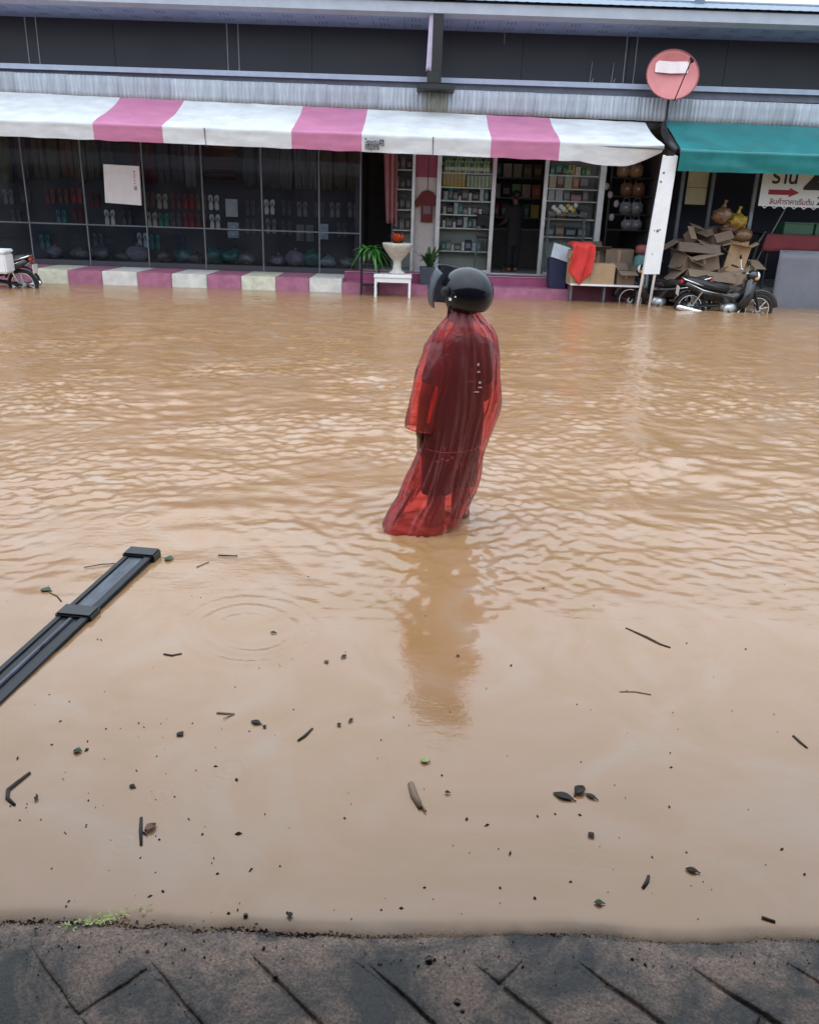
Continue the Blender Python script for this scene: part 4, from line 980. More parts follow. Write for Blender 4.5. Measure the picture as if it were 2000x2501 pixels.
# ------------------------------------------------------------------ cardboard boxes
def open_box(label, loc, size, rot=(0, 0, 0), flaps=(2.0, 2.3, 1.2, 2.6), m=None, group=None, name='cardboard_box'):
    """flaps: opening angle of the four lids from upright (radians)"""
    m = m or m_card; w, d, h = size; th = .006
    t = thing(name, label, 'box', loc, 0, group); t.rotation_euler = rot
    obj('side', bb(-w / 2, -w / 2 + th, -d / 2, d / 2, 0, h), m, t); obj('side', bb(w / 2 - th, w / 2, -d / 2, d / 2, 0, h), m, t)
    obj('front', bb(-w / 2 + th, w / 2 - th, -d / 2, -d / 2 + th, 0, h), m, t); obj('back', bb(-w / 2 + th, w / 2 - th, d / 2 - th, d / 2, 0, h), m, t)
    obj('bottom', bb(-w / 2 + th, w / 2 - th, -d / 2 + th, d / 2 - th, 0, th), m, t)
    for q, (ang) in enumerate(flaps):
        bm = nb(); L_ = d / 2 if q < 2 else w / 2 * .8
        if q == 0: add_box(bm, (0, 0, L_ / 2 + .002), (w * .98, .005, L_), None); o = obj('flap', bm, m, t); o.location = (0, -d / 2 + .003, h + .001); o.rotation_euler = (ang, 0, 0)
        if q == 1: add_box(bm, (0, 0, L_ / 2 + .002), (w * .98, .005, L_), None); o = obj('flap', bm, m, t); o.location = (0, d / 2 - .003, h + .001); o.rotation_euler = (-ang, 0, 0)
        if q == 2: add_box(bm, (0, 0, L_ / 2 + .002), (.005, d * .98, L_), None); o = obj('flap', bm, m, t); o.location = (-w / 2 + .003, 0, h + .001); o.rotation_euler = (0, -ang, 0)
        if q == 3: add_box(bm, (0, 0, L_ / 2 + .002), (.005, d * .98, L_), None); o = obj('flap', bm, m, t); o.location = (w / 2 - .003, 0, h + .001); o.rotation_euler = (0, ang, 0)
    obj('packing_tape', bb(-.025, .025, -d / 2 - .0025, -d / 2 - .0005, h * .45, h), mat('packing_tape', (.34, .22, .12), .3), t)
    return t
YBX = 16.85
bench = thing('low_shelf', 'low bench with a thin white edge carrying the cardboard boxes', 'bench', (X(1475, 692, YBX), YBX, -.22))
zt_ = Zh(1475, 692, YBX) + .22; wB = X(1562, 694, YBX) - X(1388, 692, YBX)
obj('top', bb(-wB / 2, wB / 2, -.25, .28, zt_ - .035, zt_), m_white, bench, bevel=.004)
for a in (-wB / 2 + .05, 0, wB / 2 - .05): obj('leg', bb(a - .02, a + .02, -.1, .1, 0, zt_ - .036), m_alud, bench)
zB = zt_ - .22
b1x = X(1415, 650, YBX)
open_box('tall cardboard box with a red cloth over its corner on the low bench', (b1x, YBX - .02, zB), (.41, .40, .62), (0, 0, .06), (-1.5, -1.5, 2.9, 2.9))
open_box('square tan cardboard box at the middle of the low bench', (X(1469, 650, YBX), YBX - .03, zB), (.46, .40, .36), (0, 0, -.05), (-1.45, -1.4, 2.2, 2.5))
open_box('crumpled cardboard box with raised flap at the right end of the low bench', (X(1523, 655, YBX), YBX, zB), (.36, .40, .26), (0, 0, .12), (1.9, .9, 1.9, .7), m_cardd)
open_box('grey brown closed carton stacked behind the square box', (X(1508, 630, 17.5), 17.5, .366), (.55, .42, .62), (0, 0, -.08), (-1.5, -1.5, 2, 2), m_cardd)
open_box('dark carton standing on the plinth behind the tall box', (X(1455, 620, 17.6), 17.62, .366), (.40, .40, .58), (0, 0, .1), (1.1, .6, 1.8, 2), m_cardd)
rcl = thing('red_cloth', 'bright red cloth draped over the tall cardboard box', 'cloth', (b1x, YBX, zB + .62))
bm = nb()
def rcf(u, v):
    # over the top then down the front of the box
    x = -.27 + .44 * u + .05 * math.sin(4 * v)
    s = v * 1.0
    if s < .28: y, z = .16 - s * 1.4, .10 + .06 * math.sin(PI * u) + .02 * math.sin(9 * u)
    else:
        k_ = (s - .28); low = .72 * (1 - .55 * abs(u - .55))
        y, z = -.265 - .03 * math.sin(11 * u + 3 * v) - .02, .10 - k_ / .72 * low + .02 * math.sin(9 * u)
        x += .06 * k_
    return Vector((x, y, z))
add_grid(bm, rcf, 24, 24); solid(obj('cloth', bm, mat('bright_red_cloth', (.55, .030, .025), .7, var=.2, scale=5), rcl, smooth=True), .008)
bin_ = thing('blue_bin', 'dark blue bin with a slanted white sheet on top left of the boxes', 'bin', (X(1362, 640, 17.35), 17.35, .20))
bm = nb(); add_prism(bm, [(-.16, 0), (.16, 0), (.2, .58), (-.2, .58)], -.17, .17); obj('body', bm, mat('dark_blue_plastic', (.012, .02, .06), .4), bin_, bevel=.02)
bm = nb(); add_box(bm, (0, 0, 0), (.36, .01, .34)); sh_ = obj('white_sheet', bm, mat('sheet_pale_blue', (.50, .54, .60), .5), bin_); sh_.location = (0.03, -.1, .70); sh_.rotation_euler = (math.radians(-38), math.radians(16), 0)
obj('sheet_prop', add_tube(nb(), [(0, -.1, .57), (.02, -.09, .68)], .012, 6), m_alud, bin_)
tb = thing('teal_sack', 'teal sack with dark red top leaning against the white post', 'sack', (X(1566, 650, 16.9), 17.0, zB))
bm = nb(); add_lathe(bm, [(.11, 0), (.14, .05), (.15, .35), (.12, .52), (.05, .58)], 14)
for v in bm.verts: v.co += Vector((nz(v.co.x * 9, v.co.y * 9, v.co.z * 6), nz(v.co.x * 9, v.co.z * 6, 3), 0)) * .03
obj('bag', bm, cmat('sack_teal', (.06, .16, .16)), tb, smooth=True)
bm = nb(); add_lathe(bm, [(.06, .57), (.13, .60), (.12, .72), (.05, .75)], 12); obj('red_bundle', bm, cmat('dullred', C['dullred']), tb, smooth=True)
# heap before the second shop
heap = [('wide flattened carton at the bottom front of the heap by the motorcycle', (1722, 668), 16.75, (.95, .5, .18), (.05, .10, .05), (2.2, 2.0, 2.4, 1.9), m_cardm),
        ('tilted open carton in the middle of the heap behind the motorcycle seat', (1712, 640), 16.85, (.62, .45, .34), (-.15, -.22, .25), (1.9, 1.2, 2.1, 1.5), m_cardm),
        ('dark carton lying over the heap at its left', (1700, 600), 17.0, (.80, .45, .20), (.10, .05, -.1), (2.3, 2.0, 2.2, 2.2), m_cardd),
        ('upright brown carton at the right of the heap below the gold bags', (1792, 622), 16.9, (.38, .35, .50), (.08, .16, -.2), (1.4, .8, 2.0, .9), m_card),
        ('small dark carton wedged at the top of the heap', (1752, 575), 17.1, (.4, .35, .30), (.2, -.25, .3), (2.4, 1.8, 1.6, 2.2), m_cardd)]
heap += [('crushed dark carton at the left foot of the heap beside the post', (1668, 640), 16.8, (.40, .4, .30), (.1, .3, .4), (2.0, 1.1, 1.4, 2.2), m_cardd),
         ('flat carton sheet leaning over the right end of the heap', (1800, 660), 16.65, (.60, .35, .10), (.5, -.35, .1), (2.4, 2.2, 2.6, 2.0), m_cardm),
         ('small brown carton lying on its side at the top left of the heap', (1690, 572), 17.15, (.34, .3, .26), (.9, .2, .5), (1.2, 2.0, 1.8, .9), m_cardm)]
for lb, (px, py), Y, sz_, rt, fl, mm in heap:
    a = at(px, py, Y); open_box(lb, (a.x, Y, max(.0, a.z - sz_[2] * .6)), sz_, rt, fl, mm)
pal = thing('heap_trestle', 'dark trestle table under the heap of cartons', 'trestle', (X(1725, 690, 16.95), 16.95, -.22))
obj('top', bb(-.75, .75, -.35, .38, .36, .395), m_blackm, pal)
for a in (-.65, .65): obj('leg', bb(a - .03, a + .03, -.25, .25, 0, .358), m_blackm, pal)
for i, (px, py, c) in enumerate(((1765, 525, 'tan'), (1800, 540, 'yellow'), (1812, 575, 'tan'), (1780, 560, 'brown'))):
    a = at(px, py, 17.1); t = thing('gold_bag', f'{("crumpled tan", "shiny gold", "pale gold", "dark brown")[i]} plastic bag on top of the carton heap', 'bag', a)
    bm = nb(); bmesh.ops.create_icosphere(bm, subdivisions=3, radius=1)
    for v in bm.verts:
        d = 1 + .35 * nz(v.co.x * 2 + i * 5, v.co.y * 2, v.co.z * 2) + .12 * nz(v.co.x * 6, v.co.y * 6 + i, v.co.z * 6)
        v.co = Vector((v.co.x * .19 * d, v.co.y * .15 * d, v.co.z * .15 * d))
    obj('film', bm, mat('bag_film_' + c + str(i), tuple(C[c][q] * (.50, .42, .36)[q] for q in range(3)), .22, var=.5, scale=9), t, smooth=True)
    bm = nb(); add_tube(bm, [(0, 0, .15), (.01, -.01, .22), (.03, 0, .27)], [.05, .02, .04], 7); obj('tied_neck', bm, mat('bag_film_' + c + str(i), C[c], .22), t)

# ------------------------------------------------------------------ second shop: frames, pale window, sign, red-draped table, grey sheet
YR = 18.1
for px, m_ in ((1736, m_alud), (1841, m_alu), (1662, m_alud)):
    a = X(px, 480, YR); bpart('door_post', bb(a - .035, a + .035, YR - .03, YR + .03, .34, 3.25), m_, bevel=.005)
a, b = X(1680, 450, YR), X(1730, 450, YR); z1, z0 = Zh(1700, 415, YR), Zh(1700, 500, YR)
pw = mat('pale_blind', (.40, .36, .22), .7, var=.2, scale=3)
for k in range(2): bpart('window_blind', bb(a, b, YR + .05, YR + .07, z0 + (z1 - z0) * k / 2 + .01, z0 + (z1 - z0) * (k + 1) / 2), pw)
bpart('upper_blind', bb(a, b, YR + .03, YR + .06, z1 + .01, z1 + .25), pw)
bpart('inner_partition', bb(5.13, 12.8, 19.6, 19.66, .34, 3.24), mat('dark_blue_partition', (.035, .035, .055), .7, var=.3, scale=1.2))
sg = thing('shop_sign', 'white hanging sign with black Thai lettering, a big number and a red arrow', 'sign', at(1935, 460, 17.0))
m_sign = mat('white_sign_vinyl', (.60, .66, .70), .5, var=.06, scale=3)
bm = nb(); q = [at(1872, 395, 17.0), at(1856, 502, 17.0)]
zS0 = q[1].z; zS1 = q[0].z + .12; xS0 = q[0].x - .02; xS1 = 9.35; SL_ = sg.location
obj('sheet', bb(xS0 - SL_.x, xS1 - SL_.x, 0, .02, zS0 - SL_.z, zS1 - SL_.z), m_sign, sg)
for k in range(12):
    xx = xS0 + .08 + k * .19; bm = nb(); add_tube(bm, [(xx - SL_.x, .01, zS0 - SL_.z + .005), (xx + .05 - SL_.x, .01, zS0 - SL_.z - .035), (xx + .1 - SL_.x, .01, zS0 - SL_.z + .005)], .012, 6); obj('scalloped_hem', bm, m_sign, sg)
for a in (xS0 + .15, xS0 + 1.5): obj('hanging_cord', add_tube(nb(), [(a - SL_.x, .01, zS1 - SL_.z - .01), (a - SL_.x, .3, zS1 - SL_.z + .35)], .008, 6), m_blackm, sg)
def sgp(px, py): v = at(px, py, 16.99) - SL_; return (v.x, -.004, v.z)
text_mesh('lettering', 'ร้าน', .40, m_ink, sg, sgp(1884, 446), off=.008, sxx=.85)
text_mesh('lettering', '20', .95, m_ink, sg, sgp(1962, 459), off=.03)
text_mesh('lettering', 'สินค้าราคาเริ่มต้น', .135, mat('dark_red_ink', (.22, .04, .06), .6), sg, sgp(1878, 497), off=.002, sxx=.95)
text_mesh('lettering', '20', .22, m_ink, sg, sgp(1993, 500), off=.004)
bm = nb(); p0 = Vector(sgp(1877, 468)); w_ = sgp(1953, 468)[0] - p0.x
add_prism(bm, [(p0.x, p0.z - .045), (p0.x + w_ * .68, p0.z - .045), (p0.x + w_ * .66, p0.z - .085), (p0.x + w_, p0.z), (p0.x + w_ * .66, p0.z + .085), (p0.x + w_ * .68, p0.z + .045), (p0.x, p0.z + .045)], -.006, -.001)
obj('red_arrow', bm, mat('arrow_red', (.24, .012, .03), .6), sg)
rt = thing('market_table', 'stall table covered with a dark red cloth under the sign', 'table', (X(1960, 640, 17.3), 17.35, .33))
zt_ = Zh(1940, 572, 17.1) - .33; zl = Zh(1940, 614, 17.0) - .33; x0 = X(1866, 600, 17.1) - rt.location.x
obj('top', bb(x0, 3.5, -.3, .4, zt_ - .03, zt_), m_blackm, rt)
bm = nb(); add_grid(bm, lambda u, v: Vector((x0 + (3.5 - x0) * u - .08 * v * (1 - u), -.31 - .03 * v - .02 * math.sin(38 * u) * v, zt_ - .002 + (zl - zt_) * v)), 80, 4)
solid(obj('cloth_skirt', bm, mat('dark_red_cloth', (.13, .018, .025), .8, var=.25, scale=3), rt, smooth=True), .005)
for a in (x0 + .1, 3.3):
    for b in (-.2, .3): obj('leg', bb(a - .02, a + .02, b - .02, b + .02, 0, zt_ - .031), m_blackm, rt)
for k in range(3):
    t = thing('green_crate', f'dark green crate, {ORD[k]} from the left on the red table', 'crate', (rt.location.x + x0 + .62 + k * .62, 17.3, .33 + zt_))
    obj('body', bb(-.29, .29, -.2, .2, 0, .2), mat('dark_green_plastic', (.02, .075, .045), .5, var=.2), t, bevel=.01); obj('rim', bb(-.3, .3, -.21, .21, .202, .225), mat('dark_green_plastic', (.02, .075, .045)), t)
gs = thing('grey_tarpaulin', 'grey plastic sheet hung along the front of the red table', 'tarpaulin', (8.4, 16.95, -.22))
gx0 = X(1893, 680, 16.95) - 8.4; gz = Zh(1950, 613, 16.95) + .22
bm = nb(); add_grid(bm, lambda u, v: Vector((gx0 + (4.4 - gx0) * u, .03 * nz(u * 12, v * 2, 5) + .015 * nz(u * 40, v * 5), gz * v)), 60, 8)
solid(obj('sheet', bm, mat('grey_sheet', (.17, .18, .215), .5, var=.25, scale=1.6), gs, smooth=True), .004)
obj('top_rail', add_tube(nb(), [(gx0, .01, gz), (4.4, .01, gz)], .015, 6), m_alud, gs)
dk = thing('folding_parasol', 'folded thin parasol rod leaning under the sign', 'parasol', at(1870, 530, 17.2)); dk.location.z = .33
obj('rod', add_tube(nb(), [(-.25, .0, 0), at(1920, 505, 17.15) - dk.location], .014, 6), m_alud, dk)
obj('cover', add_tube(nb(), [(-.2, 0, .2), (-.05, 0, .9), (.05, 0, 1.1)], [.04, .05, .02], 8), m_black, dk)

# ------------------------------------------------------------------ motorcycles
m_bikeb = mat('black_bike_paint', (.010, .011, .014), .22, var=.15, coat=.5)
m_seat = mat('black_vinyl', (.014, .014, .016), .45, var=.2)
m_clear = mat('headlight_glass', (.72, .78, .82), .12, var=.05)
def wheel(name, parent, x, z, R=.28):
    w = empty(name, (x, 0, z), 0, parent)
    bm = nb(); add_tube(bm, [(R * math.cos(2 * PI * k / 32) * .9, 0, R * math.sin(2 * PI * k / 32) * .9) for k in range(33)], .036, 10, cap=False, flat=1); obj('tyre', bm, m_rubber, w, smooth=True)
    bm = nb(); add_tube(bm, [(R * .76 * math.cos(2 * PI * k / 32), 0, R * .76 * math.sin(2 * PI * k / 32)) for k in range(33)], .016, 8, cap=False); obj('rim', bm, m_chrome, w, smooth=True)
    bm = nb(); add_lathe(bm, [(.05, -.05), (.06, -.03), (.06, .03), (.05, .05)], 14, (0, 0, 0), 'Y'); obj('hub', bm, m_alu, w)
    for k in range(10):
        a = 2 * PI * k / 10; obj('spoke', add_tube(nb(), [(.05 * math.cos(a), .02 * (-1) ** k, .05 * math.sin(a)), (R * .76 * math.cos(a + .25), 0, R * .76 * math.sin(a + .25))], .0035, 4, cap=False), m_chrome, w)
    return w
def arc(cx, cz, r, a0, a1, n=10): return [(cx + r * math.cos(a0 + (a1 - a0) * k / n), 0, cz + r * math.sin(a0 + (a1 - a0) * k / n)) for k in range(n + 1)]
def motorcycle(label, loc, rz, roll=0.0, paint=None, box=False):
    p = paint or m_bikeb
    t = thing('motorcycle', label, 'motorcycle', loc, rz, 'motorcycles standing in the flood'); t.rotation_euler = (roll, 0, rz)
    wheel('front_wheel', t, .63, .28); wheel('rear_wheel', t, -.62, .28)
    bm = nb(); add_tube(bm, arc(.63, .28, .325, .15, 2.6), [.05] * 11, 8, flat=.35); obj('front_fender', bm, p, t, smooth=True)
    bm = nb(); add_tube(bm, arc(-.62, .28, .33, .4, 2.9), [.06] * 11, 8, flat=.35); obj('rear_fender', bm, p, t, smooth=True)
    for s in (-1, 1): obj('fork', add_tube(nb(), [(.63, s * .075, .28), (.50, s * .075, .62), (.42, s * .06, .84)], [.022, .024, .02], 8), m_blackm, t, smooth=True)
    for s in (-1, 1): obj('swing_arm', add_tube(nb(), [(-.62, s * .07, .28), (-.12, s * .06, .34)], .022, 8), m_blackm, t)
    for s in (-1, 1): 
        sp_ = obj('shock_absorber', add_tube(nb(), [(-.60, s * .10, .32), (-.46, s * .10, .60)], [.018, .022], 8), m_chrome, t)
    # step-through body: leg shield, frame tunnel, tail
    bm = nb(); add_prism(bm, [(.36, .30), (.47, .52), (.47, .80), (.38, .86), (.31, .80), (.30, .52), (.22, .36)], -.15, .15); obj('leg_shield', bm, p, t, bevel=.05, seg=3, smooth=True)
    bm = nb(); add_prism(bm, [(.33, .50), (.33, .66), (.10, .56), (-.10, .60), (-.40, .64), (-.74, .76), (-.80, .70), (-.62, .58), (-.30, .44), (-.05, .40), (.18, .42)], -.11, .11); obj('side_body', bm, p, t, bevel=.035, seg=3, smooth=True)
    bm = nb(); add_prism(bm, [(-.02, .60), (.04, .67), (-.12, .73), (-.34, .74), (-.44, .79), (-.74, .83), (-.80, .79), (-.72, .74), (-.36, .645), (-.10, .61)], -.13, .13); obj('seat', bm, m_seat, t, bevel=.03, seg=3, smooth=True)
    bm = nb(); add_tube(bm, [(-.46, .125, .70), (-.80, .12, .80), (-.86, 0, .83), (-.80, -.12, .80), (-.46, -.125, .70)], .014, 8); obj('grab_rail', bm, m_chrome, t, smooth=True)
    for s in (-1, 1):
        bm = nb(); add_tube(bm, [(-.10, s * .125, .56), (-.45, s * .135, .62), (-.76, s * .10, .75)], [.012, .026, .010], 8, flat=.5); obj('chrome_trim', bm, m_chrome, t, smooth=True)
    bm = nb(); add_ball(bm, (.10, 0, .30), (.17, .12, .115), 14); add_lathe(bm, [(.085, -.17), (.09, -.15), (.09, .15), (.085, .17)], 16, (.06, 0, .29), 'Y'); eng = obj('engine', bm, m_alu, t, smooth=True)
    for k in range(5): obj('cooling_fin', bb(.20 + k * .028, .208 + k * .028, -.085, .085, .26, .40), m_alud, eng)
    bm = nb(); add_tube(bm, [(.30, -.09, .30), (.22, -.12, .17), (-.05, -.14, .15), (-.22, -.15, .17)], .018, 8); ex = obj('exhaust_pipe', bm, m_chrome, t, smooth=True)
    bm = nb(); add_tube(bm, [(-.20, -.155, .17), (-.30, -.16, .19), (-.86, -.17, .30), (-.90, -.17, .31)], [.022, .048, .056, .035], 12); obj('muffler', bm, m_chrome, ex, smooth=True)
    bm = nb(); add_tube(bm, [(.16, -.34, 1.0), (.28, -.22, .97), (.36, -.06, .90), (.36, .06, .90), (.28, .22, .97), (.16, .34, 1.0)], .013, 8); hbz = obj('handlebar', bm, m_chrome, t, smooth=True)
    for s in (-1, 1):
        obj('grip', add_tube(nb(), [(.20, s * .29, .99), (.12, s * .38, 1.005)], .019, 8), m_rubber, hbz)
        obj('mirror_stalk', add_tube(nb(), [(.26, s * .22, .97), (.24, s * .28, 1.13)], .006, 6), m_chrome, hbz)
        bm = nb(); add_ball(bm, (.235, s * .30, 1.17), (.022, .06, .042), 10); obj('mirror', bm, m_black, hbz, smooth=True)
    bm = nb(); add_ball(bm, (.42, 0, .90), (.11, .13, .10), 14); hs = obj('headlight_cowl', bm, p, t, smooth=True)
    bm = nb(); add_ball(bm, (.50, 0, .89), (.055, .095, .080), 14); obj('headlight', bm, m_clear, hs, smooth=True)
    for s in (-1, 1):
        bm = nb(); add_ball(bm, (.46, s * .14, .86), (.035, .035, .03), 8); obj('indicator', bm, mat('amber_lens', (.6, .2, .02), .25), hs, smooth=True)
    bm = nb(); add_ball(bm, (-.84, 0, .74), (.04, .08, .045), 10); obj('tail_light', bm, mat('red_lens', (.35, .01, .01), .2), t, smooth=True)
    obj('number_plate', bb(-.895, -.885, -.10, .10, .50, .66), m_wornw, t)
    for s in (-1, 1): obj('footrest', add_tube(nb(), [(.06, s * .10, .27), (.06, s * .28, .26)], .014, 8), m_rubber, t)
    obj('side_stand', add_tube(nb(), [(.0, .10, .24), (-.04, .24, .0)], .012, 6), m_blackm, t)
    if box:
        bx = obj('pannier_box', bb(-.58, .02, .13, .48, .53, .88), m_white, t, bevel=.03, seg=3)
        obj('lid', bb(-.59, .03, .12, .49, .882, .945), m_white, bx, bevel=.02)
        obj('latch', bb(-.30, -.24, .481, .495, .80, .93), m_black, bx)
    return t
SHELF = -.22
fw = at(1853, 745, 15.9)
motorcycle('black motorcycle with chrome exhaust in front of the carton heap at the right', (fw.x - .66, 15.95, SHELF), math.radians(-4), roll=math.radians(7))
motorcycle('dark motorcycle half hidden behind the white awning post', (X(1612, 700, 16.6) + .1, 16.62, SHELF), math.radians(158), roll=math.radians(-6))
lb_ = at(30, 690, 15.7)
motorcycle('motorcycle with a white pannier box at the left edge', (X(107, 640, 15.8) - 1.12, 15.95, SHELF), math.radians(180), roll=math.radians(-3), box=True)

# ------------------------------------------------------------------ black plank
pl = thing('black_plank', 'long black plastic channel with two raised caps lying in the flood at left', 'plank', (-1.36, 2.75, 0))
m_plk = mat('wet_black_plastic', (.012, .012, .015), .42, spec=.35, var=.7, scale=20, bump=.15, bscale=40, rvar=.15)
m_plg = mat('wet_grey_plastic', (.05, .058, .078), .3, spec=.4, var=.9, scale=22, stretch=(1, .35, 1), bump=.2, bscale=60, rvar=.15)
ang = math.atan2(3.757 - 2.55, -1.317 + 1.462) - PI / 2
pl.location = (-1.462, 2.55, -.0075); pl.rotation_euler = (math.radians(.8), 0, ang)
Lp = 1.215
obj('bed', bb(-.068, .068, -.85, Lp, -.03, .010), m_plk, pl, bevel=.006)
obj('side_rail', bb(-.072, -.046, -.85, Lp, .0105, .0165), m_plk, pl, bevel=.003); obj('side_rail', bb(.034, .072, -.85, Lp, .0105, .020), m_plk, pl, bevel=.004)
obj('inset_strip', bb(-.038, .032, .52, Lp - .09, .0102, .014), m_plg, pl, bevel=.002); obj('centre_ridge', bb(-.012, .008, -.85, .50, .0102, .020), m_plg, pl, bevel=.004)
obj('far_cap', bb(-.080, .082, Lp - .085, Lp + .01, -.02, .030), m_black, pl, bevel=.008); obj('joint_cap', bb(-.080, .080, .505, .60, -.02, .029), m_black, pl, bevel=.008)

# ------------------------------------------------------------------ floating debris
m_twig = mat('wet_twig', (.026, .018, .013), .75, var=.3, scale=30); m_twig2 = mat('pale_twig', (.20, .13, .08), .6, var=.3, scale=30)
m_dleaf = mat('dead_leaf', (.026, .017, .013), .8, var=.4, scale=25); m_rleaf = mat('reddish_dead_leaf', (.16, .045, .03), .45, var=.4, scale=25)
m_gleaf = mat('fresh_leaf', (.28, .36, .10), .45, var=.3, scale=25); m_gleafd = mat('green_scum', (.045, .075, .04), .8, var=.3)
def twig(pts, r, label, m=None, branch=None):
    r *= .8; ps = [on(*p, .0015) for p in pts]; c = sum(ps, Vector()) / len(ps); t = thing('twig', label, 'twig', c)
    n = len(ps); obj('stem', add_tube(nb(), [p - c for p in ps], [r * (.6 + .6 * math.sin(PI * (i + .6) / n)) for i in range(n)], 7), m or m_twig, t, smooth=True)
    a = ps[n // 2] - c; b = ps[-1] - c
    if branch: obj('side_shoot', add_tube(nb(), [a, on(*branch, .006) - c], [r * .6, r * .3], 5), m or m_twig, t)
    return t
twig([(1528, 1535), (1580, 1558), (1612, 1575), (1637, 1583)], .0075, 'straight dark stick floating right of the reflection')
twig([(1513, 1690), (1550, 1690), (1590, 1697)], .003, 'thin pale curved twig below the straight stick', m_twig2)
twig([(1937, 1798), (1955, 1815), (1971, 1828)], .006, 'short dark stick near the right edge of the water')
twig([(1003, 1915), (1012, 1945), (1028, 1975)], .013, 'brown bark twig standing out below the green leaf', m_twig2, (1040, 1982))
twig([(345, 1998), (344, 2030), (345, 2066)], .006, 'upright thin twig beside a reddish leaf', None, (360, 2040))
twig([(73, 1888), (45, 1910), (20, 1930), (18, 1950), (36, 1967)], .007, 'curled dark twig near the left edge')
twig([(728, 1810), (745, 1798), (763, 1780)], .006, 'dark twig pointing to upper right in the middle water', None, (735, 1803))
twig([(530, 1742), (572, 1745)], .006, 'blurred brown twig left of the dark leaf clump', m_twig2, (545, 1755))
twig([(1570, 2170), (1580, 2155), (1584, 2140)], .006, 'small curved dark twig above the pavement at right')
twig([(400, 1598), (420, 1602), (444, 1597)], .0055, 'small dark curved twig right of the black plank')
twig([(1860, 2242), (1893, 2253)], .006, 'dark twig lying where water laps the pavement at right')
twig([(533, 1356), (580, 1358)], .0045, 'thin dark twig in the water right of the plank end')
twig([(330, 1375), (250, 1378), (205, 1386)], .003, 'thin stalk caught under the far plank cap')
twig([(150, 1470), (140, 1458), (120, 1448)], .005, 'small bent stalk beside a green leaf left of the plank')
twig([(1720, 2318), (1640, 2370)], .004, 'thin dark root lying across the wet paving at right') if False else None
twig([(480, 1385), (510, 1372)], .003, 'tiny pale twig above the eddy', m_twig2)
def leaf(px, py, w, l, rot, m, label, curl=.12):
    w *= .85; l *= .85
    c = on(px, py, .0005); t = thing('leaf', label, 'leaf', c, rot)
    bm = nb()
    def lf(u, v):
        ww = w * math.sin(PI * min(.97, max(.03, v))) ** .8
        return Vector(((u - .5) * ww, (v - .5) * l, .004 + curl * w * (abs(u - .5) * 2) ** 2 * .5 + .08 * w * math.sin(4 * v)))
    add_grid(bm, lf, 4, 7); solid(obj('blade', bm, m, t, smooth=True), .0012)
    obj('midrib', add_tube(nb(), [(0, -l * .65, .003), (0, 0, .006), (0, l * .45, .004)], [.0018, .0015, .0006], 5), m_twig, t)
leaf(1375, 1948, .035, .075, 1.1, m_dleaf, 'dark dead leaf at the left of the leaf clump at right')
leaf(1415, 1935, .04, .06, -.7, m_dleaf, 'curled dark dead leaf topmost in the leaf clump at right', .4)
leaf(1443, 1948, .02, .045, .9, m_dleaf, 'small narrow dead leaf right end of the leaf clump')
leaf(368, 2026, .03, .045, -.6, m_rleaf, 'reddish dead leaf beside the upright twig', .5)
leaf(1037, 1861, .028, .034, 1.4, m_gleaf, 'small fresh pale green leaf in the middle water')
leaf(1689, 2129, .022, .04, 1.2, m_dleaf, 'oval dark leaf near the pavement at right')
leaf(1443, 2042, .022, .026, .4, m_dleaf, 'small black leaf left of the oval dark leaf')
leaf(625, 1767, .026, .045, 1.2, m_dleaf, 'dark leaf clump piece left of the pointing twig')
leaf(646, 1777, .016, .02, .3, m_dleaf, 'small black leaf scrap touching the dark leaf piece')
leaf(840, 1605, .02, .034, -.6, m_dleaf, 'dark narrow leaf right of the eddy')
leaf(797, 1618, .024, .024, .5, m_rleaf, 'reddish leaf scrap right of the eddy')
leaf(667, 1547, .018, .03, 1.4, m_dleaf, 'dark leaf floating inside the eddy')
leaf(828, 1772, .018, .022, .2, m_dleaf, 'black leaf scrap right of the pointing twig')
leaf(857, 1761, .014, .028, -.5, m_dleaf, 'thin black leaf scrap beside another scrap right of the twig')
leaf(440, 1795, .03, .03, .8, m_dleaf, 'ragged dark leaf left of the middle water')
leaf(323, 1923, .018, .024, 1.2, m_dleaf, 'black leaf fragment above the upright twig')
leaf(112, 1443, .05, .06, 1.3, m_gleafd, 'dark green leaf floating left of the plank')
leaf(412, 1366, .06, .05, 1.5, m_gleafd, 'dark green leaf at the far end of the plank')
leaf(1118, 1603, .016, .016, .2, m_dleaf, 'black leaf dot at the end of the reflection')
leaf(1092, 1938, .014, .018, 1.5, m_dleaf, 'black square scrap right of the brown bark twig')
leaf(189, 1836, .03, .03, 1.5, m_gleafd, 'dull green leaf at the left of the near water')
leaf(1462, 2208, .02, .028, 1.5, m_gleafd, 'dull green leaf near the pavement edge at right')
leaf(89, 1952, .014, .024, .2, m_dleaf, 'small black leaf right of the curled twig')
leaf(708, 2238, .018, .02, .1, m_dleaf, 'black leaf at the pavement edge left of centre')
